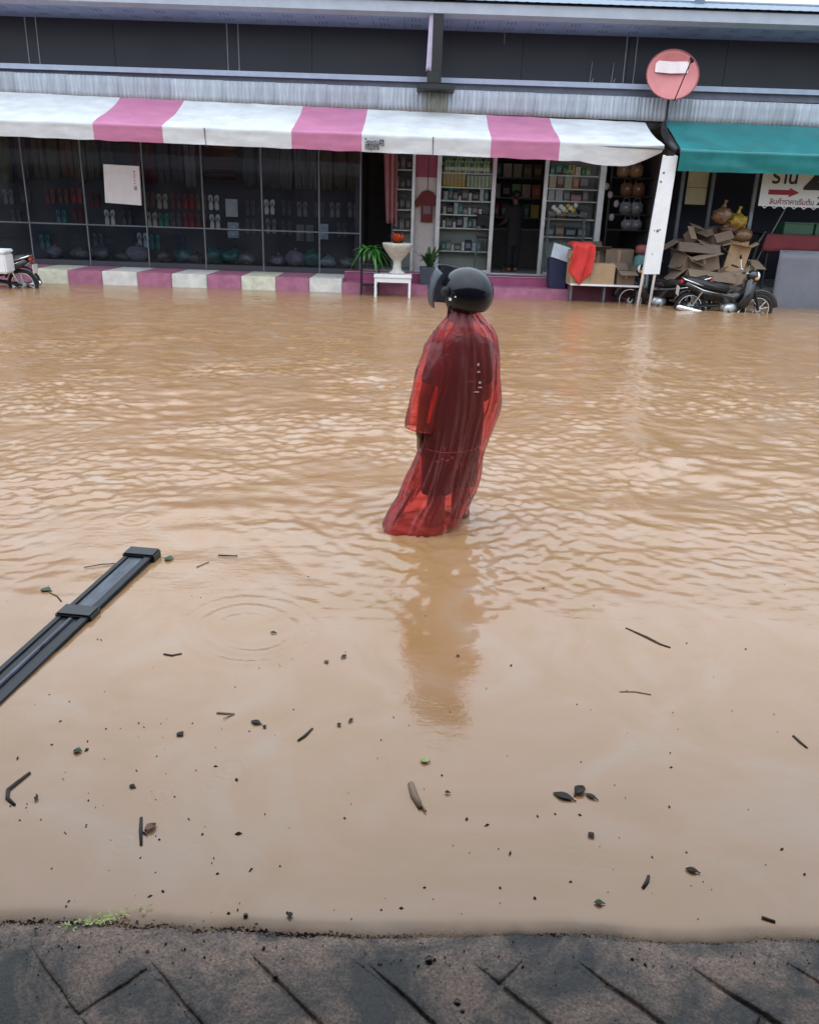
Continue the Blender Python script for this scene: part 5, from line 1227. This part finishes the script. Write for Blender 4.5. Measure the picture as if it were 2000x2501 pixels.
# specks too small and many to count
bm = nb(); rs = random.Random(5)
for k in range(190):
    if k < 130: px, py = rs.uniform(0, 2000), 1380 + 880 * rs.random() ** .75
    else: px, py = rs.gauss(330, 170), rs.gauss(1950, 170)
    if py > 2255 or py < 1350: continue
    c = on(px, py, .003); s = rs.choice((.0016, .002, .0025, .003, .004, .006)) * rs.uniform(.7, 1.2); r_ = rs.uniform(0, 6)
    e1 = Vector((math.cos(r_), math.sin(r_), 0)) * s * rs.uniform(.8, 2.0); e2 = Vector((-math.sin(r_), math.cos(r_), 0)) * s * rs.uniform(.5, 1)
    top = bm.verts.new(c + Vector((0, 0, s * .7)))
    q = [bm.verts.new(c + v - Vector((0, 0, .003))) for v in (e1, e2, -e1, -e2)]
    for i in range(4): bm.faces.new((q[i], q[(i + 1) % 4], top))
o = obj('debris_specks', bm, mat('brown_specks', (.050, .034, .024), .8, var=.4, scale=30)); tag(o, 'tiny dark leaf and bark specks floating all over the near water', 'debris', kind='stuff')
# line of dark silt where the flood meets the paving
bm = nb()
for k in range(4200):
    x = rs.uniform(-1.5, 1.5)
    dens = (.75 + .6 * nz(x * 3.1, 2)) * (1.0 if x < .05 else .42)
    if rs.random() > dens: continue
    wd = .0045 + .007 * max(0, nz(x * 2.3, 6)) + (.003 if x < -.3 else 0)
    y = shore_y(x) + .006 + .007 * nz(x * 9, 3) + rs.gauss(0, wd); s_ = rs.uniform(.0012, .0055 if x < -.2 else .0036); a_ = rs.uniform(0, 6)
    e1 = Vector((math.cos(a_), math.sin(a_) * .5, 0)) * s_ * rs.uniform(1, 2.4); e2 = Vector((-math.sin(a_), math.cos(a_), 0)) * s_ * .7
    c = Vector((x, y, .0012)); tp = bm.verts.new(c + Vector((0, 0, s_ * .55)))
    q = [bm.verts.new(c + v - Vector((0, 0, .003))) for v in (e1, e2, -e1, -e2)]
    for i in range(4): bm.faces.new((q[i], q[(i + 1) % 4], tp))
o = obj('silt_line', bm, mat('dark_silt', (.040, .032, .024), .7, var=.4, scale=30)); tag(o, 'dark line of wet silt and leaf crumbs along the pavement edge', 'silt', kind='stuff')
bm = nb()
for k in range(130):
    px = rs.gauss(250, 45); py = 2258 - (px - 190) * .22 + rs.gauss(0, 7); c = on(px, py, .009); s = rs.uniform(.0015, .005); a = rs.uniform(0, 6)
    e1 = Vector((math.cos(a), math.sin(a), .3)) * s * 1.4; e2 = Vector((-math.sin(a), math.cos(a), .2)) * s * .7
    q = [bm.verts.new(c + v) for v in (e1, e2, -e1, -e2)]; bm.faces.new(q)
o = obj('leaf_fragments', bm, mat('yellow_green_leaf', (.36, .40, .12), .4, var=.5, scale=60)); tag(o, 'cluster of yellow green leaf fragments at the water edge', 'leaf litter', kind='stuff')
for nm, cc, cnt, lab in (('dark_crumbs', (.018, .015, .013), 420, 'dark wet crumbs and leaf bits strewn over the paving'), ('pale_grit', (.30, .25, .20), 260, 'pale grit strewn over the wet paving')):
    bm = nb()
    for k in range(cnt):
        x = rs.uniform(-1.1, 1.1); y = shore_y(x) - .02 - .34 * rs.random(); s_ = rs.choice((.001, .0013, .0018, .0026, .004)) * rs.uniform(.6, 1.1); a_ = rs.uniform(0, 6)
        e1 = Vector((math.cos(a_), math.sin(a_), 0)) * s_ * rs.uniform(1, 2); e2 = Vector((-math.sin(a_), math.cos(a_), 0)) * s_
        c = Vector((x, y, .0165)); tp = bm.verts.new(c + Vector((0, 0, .003 + s_ * .4)))
        q = [bm.verts.new(c + v - Vector((0, 0, .003))) for v in (e1, e2, -e1, -e2)]
        for i in range(4): bm.faces.new((q[i], q[(i + 1) % 4], tp))
    o = obj(nm, bm, mat(nm + '_surface', cc, .7, var=.4, scale=40)); tag(o, lab, 'litter', kind='stuff')
pebbles = [(1048, 2346, .010), (672, 2386, .007), (1116, 2450, .008), (600, 2236, .006), (1130, 2470, .005)]
for i, (px, py, s) in enumerate(pebbles):
    c = on(px, py, .018 if py > 2300 else .004); t = thing('pebble', ('black pebble on the middle paving', 'small black pebble left of the middle pebble', 'dark pebble at the photo bottom', 'black pebble at the pavement edge left', 'tiny dark pebble at the photo bottom')[i], 'pebble', c)
    bm = nb(); bmesh.ops.create_icosphere(bm, subdivisions=2, radius=s)
    for v in bm.verts: v.co *= 1 + .3 * nz(v.co.x * 150 + i, v.co.y * 150, v.co.z * 150); v.co.z *= .7
    obj('stone', bm, m_black, t, smooth=True)
# ------------------------------------------------------------------ people
m_skin = mat('brown_skin', (.165, .078, .048), .5, var=.1, scale=12)
m_hair = mat('black_hair', (.010, .008, .008), .5, var=.3, scale=40, bump=.4, bscale=120)
m_shirt = mat('dark_shirt', (.020, .016, .022), .85, var=.25, scale=8, bump=.2, bscale=30)
m_short = mat('dark_shorts', (.016, .015, .024), .8, var=.3, scale=9, bump=.2, bscale=30)
def capsule(bm, a, b, ra, rb, seg=12, flat=1.0):
    a, b = Vector(a), Vector(b)
    pts, rr = [], []
    d = (b - a); L_ = d.length; d.normalize()
    for k in range(4): t = k / 4; pts.append(a - d * ra * math.cos(t * PI / 2)); rr.append(max(.15 * ra, ra * math.sin(t * PI / 2)))
    for k in range(5): t = k / 4; pts.append(a + d * L_ * t); rr.append(ra + (rb - ra) * t)
    for k in range(1, 5): t = k / 4; pts.append(b + d * rb * math.sin(t * PI / 2)); rr.append(max(.15 * rb, rb * math.cos(t * PI / 2)))
    return add_tube(bm, pts, rr, seg, True, flat)
def rings_loft(bm, rings, seg=28, cap=True, fold=None):
    """rings: (z, cx, cy, half width, half depth, skew)"""
    R_ = []
    for j, (z, cx, cy, hw, hd, sk) in enumerate(rings):
        row = []
        for k in range(seg):
            a = 2 * PI * k / seg; f_ = 1.0 if fold is None else fold(a, j / (len(rings) - 1))
            dx = hw * math.cos(a) * f_
            zz = z if not callable(z) else z(a)
            row.append(bm.verts.new((cx + dx, cy + hd * math.sin(a) * f_ + sk * dx, zz)))
        R_.append(row)
    for j in range(len(R_) - 1):
        for k in range(seg): bm.faces.new((R_[j][k], R_[j][(k + 1) % seg], R_[j + 1][(k + 1) % seg], R_[j + 1][k]))
    if cap: bm.faces.new(R_[0][::-1]); bm.faces.new(R_[-1])
    return bm
def remesh(o, vox, it=6):
    m = o.modifiers.new('one_surface', 'REMESH'); m.mode = 'VOXEL'; m.voxel_size = vox; m.use_smooth_shade = True
    s = o.modifiers.new('soften', 'SMOOTH'); s.iterations = it; s.factor = .5
    return o
def hand(bm, w, fw, side, down, s=1.0):
    """palm and five bent fingers; w wrist, fw palm normal side, side thumb direction, down finger direction"""
    w, fw, side, down = Vector(w), Vector(fw).normalized(), Vector(side).normalized(), Vector(down).normalized()
    for q in (-.6, .0, .6): capsule(bm, w + side * (q * .030 * s), w + down * .075 * s + side * (q * .036 * s), .015 * s, .0145 * s, 8)
    lens = (.068, .076, .071, .056)
    for i, ln in enumerate(lens):
        off = side * ((1.5 - i) * .0205 * s); a = w + down * .080 * s + off; curl = .25 + .07 * i
        b = a + (down + fw * curl).normalized() * ln * .45 * s; c = b + (down + fw * (curl * 2.6)).normalized() * ln * .33 * s; d = c + (down * .6 + fw * (curl * 3.5)).normalized() * ln * .25 * s
        capsule(bm, a, b, .0090 * s, .0085 * s, 8); capsule(bm, b, c, .0085 * s, .0078 * s, 8); capsule(bm, c, d, .0078 * s, .0065 * s, 8)
    a = w + side * .024 * s + down * .018 * s; b = a + (side * .7 + down * .8 + fw * .35).normalized() * .042 * s; c = b + (side * .15 + down + fw * .5).normalized() * .036 * s
    capsule(bm, a, b, .013 * s, .0105 * s, 8); capsule(bm, b, c, .0105 * s, .008 * s, 8)
def head(bm, c, d, s=1.0):
    """skull, jaw, nose, brow, lips, ears; d = facing direction"""
    c = Vector(c); d = Vector(d).normalized(); l = Vector((-d.y, d.x, 0))
    rz = math.atan2(d.y, d.x); R = Euler((0, 0, rz))
    add_ball(bm, c + Vector((0, 0, .02)) * s - d * .012 * s, (.095 * s, .076 * s, .098 * s), 18, R)
    add_ball(bm, c + d * .035 * s - Vector((0, 0, .045)) * s, (.058 * s, .058 * s, .070 * s), 16, R)
    add_ball(bm, c + d * .066 * s - Vector((0, 0, .095)) * s, (.024 * s, .026 * s, .02 * s), 12, R)
    capsule(bm, c + d * .088 * s + Vector((0, 0, .012)) * s, c + d * .106 * s - Vector((0, 0, .030)) * s, .008 * s, .013 * s, 8)
    for q in (-1, 1):
        add_ball(bm, c + l * q * .076 * s - d * .004 * s - Vector((0, 0, .012)) * s, (.018 * s, .010 * s, .032 * s), 10, R)
        capsule(bm, c + d * .083 * s + l * q * .014 * s + Vector((0, 0, .027)) * s, c + d * .070 * s + l * q * .046 * s + Vector((0, 0, .029)) * s, .009 * s, .008 * s, 8)
    for q in (0, 1): capsule(bm, c + d * .090 * s + l * .016 * s - Vector((0, 0, .056 + q * .011)) * s, c + d * .090 * s - l * .016 * s - Vector((0, 0, .056 + q * .011)) * s, .0065 * s, .0065 * s, 8)
def eyes(parent, c, d, s=1.0):
    c = Vector(c); d = Vector(d).normalized(); l = Vector((-d.y, d.x, 0))
    for q in (-1, 1):
        bm = nb(); add_ball(bm, c + d * .076 * s + l * q * .031 * s + Vector((0, 0, .006)) * s, (.013 * s,) * 3, 10); obj('eye', bm, mat('eye_white', (.6, .58, .55), .2), parent, smooth=True)

# ---- wading figure
PX, PY = .215, 4.40
per = thing('person', 'person in translucent red rain poncho and black helmet wading through the flood, seen from behind', 'person', (PX, PY, BED))
fd = Vector((-.40, .917, 0)); ld = Vector((-.917, -.40, 0)); SKW = .30
hd_dir = Vector((-.80, .60, 0))
torso = [(.80, .015, 0, .115, .098, SKW), (.88, .018, 0, .132, .105, SKW), (.98, .030, 0, .122, .095, SKW), (1.08, .040, 0, .114, .092, SKW), (1.20, .048, 0, .118, .096, SKW), (1.30, .050, 0, .126, .098, SKW), (1.37, .045, 0, .108, .078, SKW), (1.42, .040, 0, .070, .058, SKW), (1.46, .037, .005, .054, .054, 0)]
bm = nb(); rings_loft(bm, torso)
HC = Vector((.040, .005, 1.585))
capsule(bm, (.035, 0, 1.40), (.038, .005, 1.50), .056, .052)
head(bm, HC, hd_dir)
lsh, lel, lwr = Vector((-.085, -.045, 1.335)), Vector((-.152, -.110, 1.09)), Vector((-.172, -.090, .885))
rsh, rel_, rwr = Vector((.155, .055, 1.335)), Vector((.178, .075, 1.08)), Vector((.110, .200, .98))
capsule(bm, lsh, lel, .046, .036); capsule(bm, lel, lwr, .035, .025)
capsule(bm, rsh, rel_, .050, .040); capsule(bm, rel_, rwr, .038, .026)
hand(bm, lwr + Vector((0, .004, -.02)), (.75, .3, 0), (-.25, .9, 0), (.04, .10, -1), .98)
hand(bm, rwr + Vector((-.01, .02, 0)), (0, 0, -1), (-.6, .3, .5), (-.75, .6, -.2), .98)
lhip, lkn, lan = Vector((-.062, -.030, .84)), Vector((-.068, -.045, .46)), Vector((-.095, -.115, .09))
rhip, rkn, ran = Vector((.075, .030, .84)), Vector((.075, .075, .46)), Vector((.100, .07, .09))
for h_, k_, a_ in ((lhip, lkn, lan), (rhip, rkn, ran)):
    capsule(bm, h_, k_, .076, .052); capsule(bm, k_, k_ + (a_ - k_) * .35 + Vector((0, -.015, 0)), .052, .056); capsule(bm, k_ + (a_ - k_) * .35 + Vector((0, -.012, 0)), a_, .054, .036)
    capsule(bm, a_ + Vector((0, -.02, -.035)), a_ + fd * .15 + Vector((0, 0, -.055)), .042, .032)
body = remesh(obj('body', bm, m_skin, per, smooth=True), .0058, 5)
eyes(body, HC, hd_dir)
bm = nb(); add_ball(bm, HC + Vector((.012, -.012, .025)), (.100, .094, .098), 18)
obj('hair', bm, m_hair, per, smooth=True)
# shirt, shorts
bm = nb()
sh_r = [(z, cx, cy, hw + .016, hd + .018, sk) for (z, cx, cy, hw, hd, sk) in torso[:-1]]
sh_r[0] = (.795, .015, 0, .158, .138, SKW); sh_r[1] = (.88, .022, 0, .154, .134, SKW); sh_r[2] = (.98, .032, 0, .146, .126, SKW)
rings_loft(bm, sh_r, fold=lambda a, t: 1 + (1 - t) * .03 * math.sin(7 * a + 3) + .012 * math.sin(11 * a))
capsule(bm, lsh, lsh + (lel - lsh) * .62, .056, .050); capsule(bm, rsh, rsh + (rel_ - rsh) * .62, .060, .054)
shirt = remesh(obj('shirt', bm, m_shirt, per, smooth=True), .009, 3)
hem = nb()
for j, (z, ex) in enumerate(((.812, .006), (.822, .006))):
    pass
add_tube(hem, [(.015 + .161 * math.cos(2 * PI * k / 40), .143 * math.sin(2 * PI * k / 40) + SKW * .161 * math.cos(2 * PI * k / 40), .806 + .006 * math.sin(2 * PI * k / 40)) for k in range(41)], .003, 6, cap=False)
obj('shirt_hem', hem, mat('white_piping', (.55, .5, .52), .7), shirt)
bm = nb()
def tube_open(bm, a, b, ra, rb, seg=22, ph=0):
    pts = [Vector(a).lerp(Vector(b), k / 8) for k in range(9)]
    R_ = []
    for i, p in enumerate(pts):
        r = ra + (rb - ra) * i / 8
        R_.append([bm.verts.new(p + Vector((math.cos(2 * PI * k / seg) * r, math.sin(2 * PI * k / seg) * r * .95, 0)) * (1 + .05 * (i / 8) * math.sin(5 * 2 * PI * k / seg + ph))) for k in range(seg)])
    for i in range(8):
        for k in range(seg): bm.faces.new((R_[i][k], R_[i][(k + 1) % seg], R_[i + 1][(k + 1) % seg], R_[i + 1][k]))
tube_open(bm, lhip + Vector((.0, 0, .05)), lkn + Vector((.0, -.01, .085)), .094, .090, ph=1); tube_open(bm, rhip + Vector((0, 0, .05)), rkn + Vector((0, -.02, .10)), .094, .088, ph=3)
rings_loft(bm, [(.80, .006, 0, .156, .126, SKW), (.92, .006, 0, .150, .120, SKW)], cap=False)
shorts = solid(obj('shorts', bm, m_short, per, smooth=True), .005)
m_print = mat('faded_print', (.50, .36, .42), .7, var=.3, scale=50)
def decal(px, py, w, h, dy, parent, rot=0):
    p = at(px, py, PY + dy) - Vector((PX, PY, BED)); bm = nb(); add_box(bm, (0, 0, 0), (w, .003, h)); o = obj('print_mark', bm, m_print, parent); o.location = p; o.rotation_euler = (0, rot, 0)
for px, py, w, h in ((1068, 1127, .022, .014), (1080, 1121, .016, .012), (1092, 1124, .022, .011), (1104, 1118, .016, .016), (1086, 1096, .008, .016), (1123, 1096, .012, .018), (1117, 1140, .012, .02), (1126, 1133, .010, .024)):
    decal(px, py, w, h, -.150, shorts, -.15)
for px, py, w, h in ((1168, 890, .010, .014), (1152, 903, .008, .022), (1169, 908, .014, .008), (1150, 931, .030, .008), (1172, 934, .012, .012), (1160, 957, .040, .006), (1172, 946, .02, .006)):
    decal(px, py, w, h, -.122, shirt, 0)
# helmet, raised visor
hel = empty('helmet', (HC.x + .004, HC.y - .008, HC.z + .040), math.atan2(hd_dir.y, hd_dir.x), per)
m_helm = mat('black_helmet_gloss', (.006, .007, .010), .14, var=.2, scale=5, coat=.0, spec=.38, rvar=.03)
bm = nb(); NU, NV = 40, 22; V_ = {}
def hp(i, j):
    az = 2 * PI * i / NU; el = PI / 2 - (PI * .82) * j / NV
    p = Vector((.148 * math.cos(el) * math.cos(az), .126 * math.cos(el) * math.sin(az), .130 * math.sin(el)))
    if el < 0: p.x *= 1 + .05 * math.sin(-el); 
    return az, el, p
for i in range(NU):
    for j in range(NV + 1): V_[i, j] = bm.verts.new(hp(i, j)[2])
for i in range(NU):
    for j in range(NV):
        az, el, p = hp(i + .5, j + .5); az = (az + PI) % (2 * PI) - PI
        if abs(az) < 1.05 and el < .28: continue                 # face opening
        if abs(az) < 1.45 and el < -.62: continue
        if el < -.80: continue
        bm.faces.new((V_[i, j], V_[i, j + 1], V_[(i + 1) % NU, j + 1], V_[(i + 1) % NU, j]))
bmesh.ops.delete(bm, geom=[v for v in bm.verts if not v.link_faces], context='VERTS'); bmesh.ops.remove_doubles(bm, verts=bm.verts, dist=1e-5)
shl = obj('shell', bm, m_helm, hel, smooth=True); solid(shl, .022, -1); 
sb = shl.modifiers.new('round', 'BEVEL'); sb.width = .006; sb.segments = 2
bm = nb()
vis_tilt = Matrix.Rotation(math.radians(-16), 3, 'Y')
def vf(u, v):
    az = math.radians(-62 + 124 * u); el = math.radians(-34 + 62 * v)
    r = .182 + .018 * math.sin(PI * u)
    p = Vector((r * math.cos(el) * math.cos(az), r * .80 * math.cos(el) * math.sin(az), r * math.sin(el)))
    return vis_tilt @ p + Vector((.028, 0, -.005))
add_grid(bm, vf, 22, 14)
def visor_mat():
    m, nt, bs = new_mat('smoked_visor'); L = nt.links.new; out = nt.nodes['Material Output']
    bs.inputs['Base Color'].default_value = (.11, .125, .165, 1); bs.inputs['Roughness'].default_value = .18; bs.inputs['Coat Weight'].default_value = .3
    tr = N(nt, 'ShaderNodeBsdfTransparent'); tr.inputs['Color'].default_value = (.30, .27, .32, 1)
    ms = N(nt, 'ShaderNodeMixShader'); ms.inputs['Fac'].default_value = .45; L(bs.outputs[0], ms.inputs[1]); L(tr.outputs[0], ms.inputs[2]); L(ms.outputs[0], out.inputs['Surface'])
    return m
solid(obj('visor', bm, visor_mat(), hel, smooth=True), .003)
for s in (-1, 1):
    bm = nb(); add_lathe(bm, [(.026, 0), (.026, .010), (.012, .014)], 14, (.045, s * .122 - (.0 if s > 0 else .012), .010), 'Y'); obj('visor_pivot', bm, m_black, hel)
    bm = nb(); add_tube(bm, [(.03, s * .112, -.07), (.05, s * .085, -.125), (.075, s * .02, -.150)], .007, 6); obj('chin_strap', bm, m_black, hel)
bm = nb(); add_box(bm, (.012, .129, -.025), (.016, .002, .014)); obj('sticker', bm, m_white, hel)
bm = nb(); add_box(bm, (-.02, .131, -.010), (.008, .002, .008)); obj('sticker', bm, m_white, hel)

# translucent poncho
def poncho_mat():
    m, nt, bs = new_mat('thin_red_film'); nt.nodes.remove(bs); L = nt.links.new; out = nt.nodes['Material Output']
    tcn = N(nt, 'ShaderNodeTexCoord'); mp = N(nt, 'ShaderNodeMapping'); mp.inputs['Scale'].default_value = (17, 17, 4.5); L(tcn.outputs['Object'], mp.inputs['Vector'])
    ns = N(nt, 'ShaderNodeTexNoise'); ns.inputs['Scale'].default_value = 1.0; ns.inputs['Detail'].default_value = 5; ns.inputs['Distortion'].default_value = 1.4; L(mp.outputs[0], ns.inputs['Vector'])
    bp_ = N(nt, 'ShaderNodeBump'); bp_.inputs['Strength'].default_value = .55; bp_.inputs['Distance'].default_value = .013
    q1 = N(nt, 'ShaderNodeMath', operation='SUBTRACT'); q1.inputs[1].default_value = .5; L(ns.outputs['Fac'], q1.inputs[0])
    q2 = N(nt, 'ShaderNodeMath', operation='ABSOLUTE'); L(q1.outputs[0], q2.inputs[0])          # sharp creases
    q3 = N(nt, 'ShaderNodeMath', operation='POWER'); q3.inputs[1].default_value = .7; L(q2.outputs[0], q3.inputs[0]); L(q3.outputs[0], bp_.inputs['Height'])
    tr = N(nt, 'ShaderNodeBsdfTransparent'); tr.inputs['Color'].default_value = (1.0, .40, .38, 1)
    df = N(nt, 'ShaderNodeBsdfDiffuse'); df.inputs['Color'].default_value = (1.0, .22, .22, 1); L(bp_.outputs[0], df.inputs['Normal'])
    tl = N(nt, 'ShaderNodeBsdfTranslucent'); tl.inputs['Color'].default_value = (1.0, .14, .13, 1); L(bp_.outputs[0], tl.inputs['Normal'])
    a1 = N(nt, 'ShaderNodeMixShader'); a1.inputs['Fac'].default_value = .55; L(df.outputs[0], a1.inputs[1]); L(tl.outputs[0], a1.inputs[2])
    lw = N(nt, 'ShaderNodeLayerWeight'); lw.inputs['Blend'].default_value = .28; 
    mr = N(nt, 'ShaderNodeMapRange'); mr.inputs['To Min'].default_value = .19; mr.inputs['To Max'].default_value = .34; L(lw.outputs['Facing'], mr.inputs['Value'])
    a2 = N(nt, 'ShaderNodeMixShader'); L(mr.outputs[0], a2.inputs['Fac']); L(tr.outputs[0], a2.inputs[1]); L(a1.outputs[0], a2.inputs[2])
    gl = N(nt, 'ShaderNodeBsdfGlossy'); gl.inputs['Roughness'].default_value = .17; gl.inputs['Color'].default_value = (1, .85, .90, 1); L(bp_.outputs[0], gl.inputs['Normal'])
    fr = N(nt, 'ShaderNodeFresnel'); fr.inputs['IOR'].default_value = 1.36; L(bp_.outputs[0], fr.inputs['Normal'])
    a3 = N(nt, 'ShaderNodeMixShader'); L(fr.outputs[0], a3.inputs['Fac']); L(a2.outputs[0], a3.inputs[1]); L(gl.outputs[0], a3.inputs[2])
    L(a3.outputs[0], out.inputs['Surface'])
    return m
m_film = poncho_mat()
# (world z, world cx, hw, hd, dy)
prs = [(1.185, .250, .070, .070, 0), (1.150, .250, .082, .080, 0), (1.115, .252, .115, .095, 0), (1.085, .258, .150, .110, 0), (1.03, .268, .180, .130, 0), (.96, .272, .196, .142, 0), (.88, .274, .203, .150, 0), (.78, .276, .205, .155, 0), (.68, .272, .202, .160, 0), (.58, .262, .196, .165, 0), (.50, .248, .192, .168, 0), (.42, .228, .190, .170, -.01), (.34, .205, .190, .172, -.02), (.26, .186, .202, .175, -.03), (.18, .166, .213, .180, -.045), (.10, .128, .234, .190, -.06), (.04, .098, .238, .200, -.075), (-.03, .080, .240, .205, -.09)]
fr2 = []
for a, b in zip(prs[:-1], prs[1:]):
    for k in range(3): fr2.append(tuple(a[i] + (b[i] - a[i]) * k / 3 for i in range(5)))
fr2.append(prs[-1])
bm = nb(); seg = 120; R_ = []
for (z, cx, hw, hd, dy) in fr2:
    t = (1.185 - z) / 1.2; row = []
    for k in range(seg):
        a = 2 * PI * k / seg
        amp = .004 + .022 * t
        fo = amp * (.35 * math.sin(7 * a + 3 * z) + .5 * math.sin(4 * a + 5 * z)) + .016 * nz(math.cos(a) * 3, math.sin(a) * 3, z * 4) + (.008 + .012 * t) * nz(math.cos(a) * 9 + z, math.sin(a) * 9, z * 3.2) + .003 * nz(math.cos(a) * 16, math.sin(a) * 16 + 2 * z, z * 9)
        if t > .08 and t < .2: fo -= .004
        dx = (hw + fo) * math.cos(a); zz = z + .05 * t * t * (math.cos(a) + .5) * (1 if t > .5 else 0) + .008 * nz(a * 3, z * 3)
        row.append(bm.verts.new((cx + dx - PX, (hd + fo) * math.sin(a) + .32 * dx + dy, zz - BED)))
    R_.append(row)
for j in range(len(R_) - 1):
    for k in range(seg): bm.faces.new((R_[j][k], R_[j + 1][k], R_[j + 1][(k + 1) % seg], R_[j][(k + 1) % seg]))
pon = obj('poncho', bm, m_film, per, smooth=True)
bm = nb()
path = [(.165, -.03, 1.07, .070), (.140, -.06, 1.00, .088), (.115, -.09, .90, .094), (.090, -.11, .80, .092), (.066, -.115, .68, .087), (.050, -.11, .60, .082), (.044, -.105, .555, .080)]
ps = []
for a, b in zip(path[:-1], path[1:]):
    for k in range(4): ps.append(tuple(a[i] + (b[i] - a[i]) * k / 4 for i in range(4)))
ps.append(path[-1]); R_ = []
for (x, dy, z, r) in ps:
    row = []
    for k in range(40):
        a = 2 * PI * k / 40; rr_ = r * (1 + .06 * math.sin(5 * a + z * 9) + .12 * nz(math.cos(a) * 3, math.sin(a) * 3, z * 9) + .05 * nz(math.cos(a) * 9, math.sin(a) * 9, z * 12))
        row.append(bm.verts.new((x - PX + rr_ * math.cos(a), dy + rr_ * .85 * math.sin(a), z - BED + .25 * rr_ * math.cos(a) * (-1 if z < 1 else 0) * .6)))
    R_.append(row)
for j in range(len(R_) - 1):
    for k in range(40): bm.faces.new((R_[j][k], R_[j + 1][k], R_[j + 1][(k + 1) % 40], R_[j][(k + 1) % 40]))
obj('sleeve', bm, m_film, pon, smooth=True)
bm = nb(); add_tube(bm, [(ps[-1][0] - PX + .081 * math.cos(2 * PI * k / 30), ps[-1][1] + .069 * math.sin(2 * PI * k / 30), ps[-1][2] - BED - .012 * math.cos(2 * PI * k / 30)) for k in range(31)], .004, 6, cap=False); obj('cuff', bm, m_film, pon, smooth=True)

# ---- shopkeeper in the doorway
ksp = at(1255, 640, 19.2)
kp = thing('person', 'person in dark clothes standing inside the open shop doorway, arm bent', 'person', (at(1258, 520, 19.2).x, 19.2, .366), math.radians(35))
bm = nb()
rings_loft(bm, [(.80, 0, 0, .15, .11, 0), (.92, 0, 0, .16, .12, 0), (1.08, 0, 0, .14, .10, 0), (1.25, 0, 0, .17, .115, 0), (1.36, 0, 0, .165, .09, 0), (1.42, 0, 0, .07, .06, 0)])
capsule(bm, (0, 0, 1.40), (0, .01, 1.49), .055, .05); head(bm, (0, .02, 1.58), (.2, 1, 0))
for s in (-1, 1):
    capsule(bm, (s * .09, 0, .84), (s * .09, .01, .47), .085, .06); capsule(bm, (s * .09, .01, .47), (s * .09, -.01, .09), .058, .038); capsule(bm, (s * .09, -.03, .045), (s * .10, .13, .03), .042, .03)
capsule(bm, (-.19, 0, 1.35), (-.23, .02, 1.08), .05, .04); capsule(bm, (-.23, .02, 1.08), (-.18, .22, 1.0), .038, .027); hand(bm, (-.18, .24, 1.0), (0, 0, -1), (.8, 0, .3), (.1, 1, -.1))
capsule(bm, (.19, 0, 1.35), (.25, .03, 1.09), .05, .04); capsule(bm, (.25, .03, 1.09), (.17, .20, 1.15), .038, .027); hand(bm, (.165, .215, 1.16), (-.8, 0, 0), (0, 0, 1), (-.3, 1, .1))
kb = remesh(obj('body', bm, m_skin, kp, smooth=True), .009, 4); eyes(kb, (0, .02, 1.58), (.2, 1, 0))
bm = nb(); rings_loft(bm, [(.55, 0, 0, .19, .15, 0), (.80, 0, 0, .185, .145, 0), (1.08, 0, 0, .165, .125, 0), (1.25, 0, 0, .19, .135, 0), (1.36, 0, 0, .185, .11, 0), (1.42, 0, 0, .085, .075, 0)])
capsule(bm, (-.19, 0, 1.34), (-.228, .02, 1.12), .066, .058); capsule(bm, (.19, 0, 1.34), (.245, .03, 1.12), .066, .058)
remesh(obj('dress', bm, mat('black_cloth', (.010, .010, .013), .85, var=.2), kp, smooth=True), .012, 3)
bm = nb()
for s in (-1, 1): tube_open(bm, (s * .09, 0, .70), (s * .09, 0, .10), .10, .075)
solid(obj('trousers', bm, mat('black_cloth', (.01, .01, .013)), kp, smooth=True), .005)
bm = nb(); add_ball(bm, (0, -.005, 1.615), (.094, .108, .098), 16); add_ball(bm, (0, -.10, 1.56), (.05, .05, .06), 10); obj('hair', bm, m_hair, kp, smooth=True)
print('objects', len(bpy.data.objects))
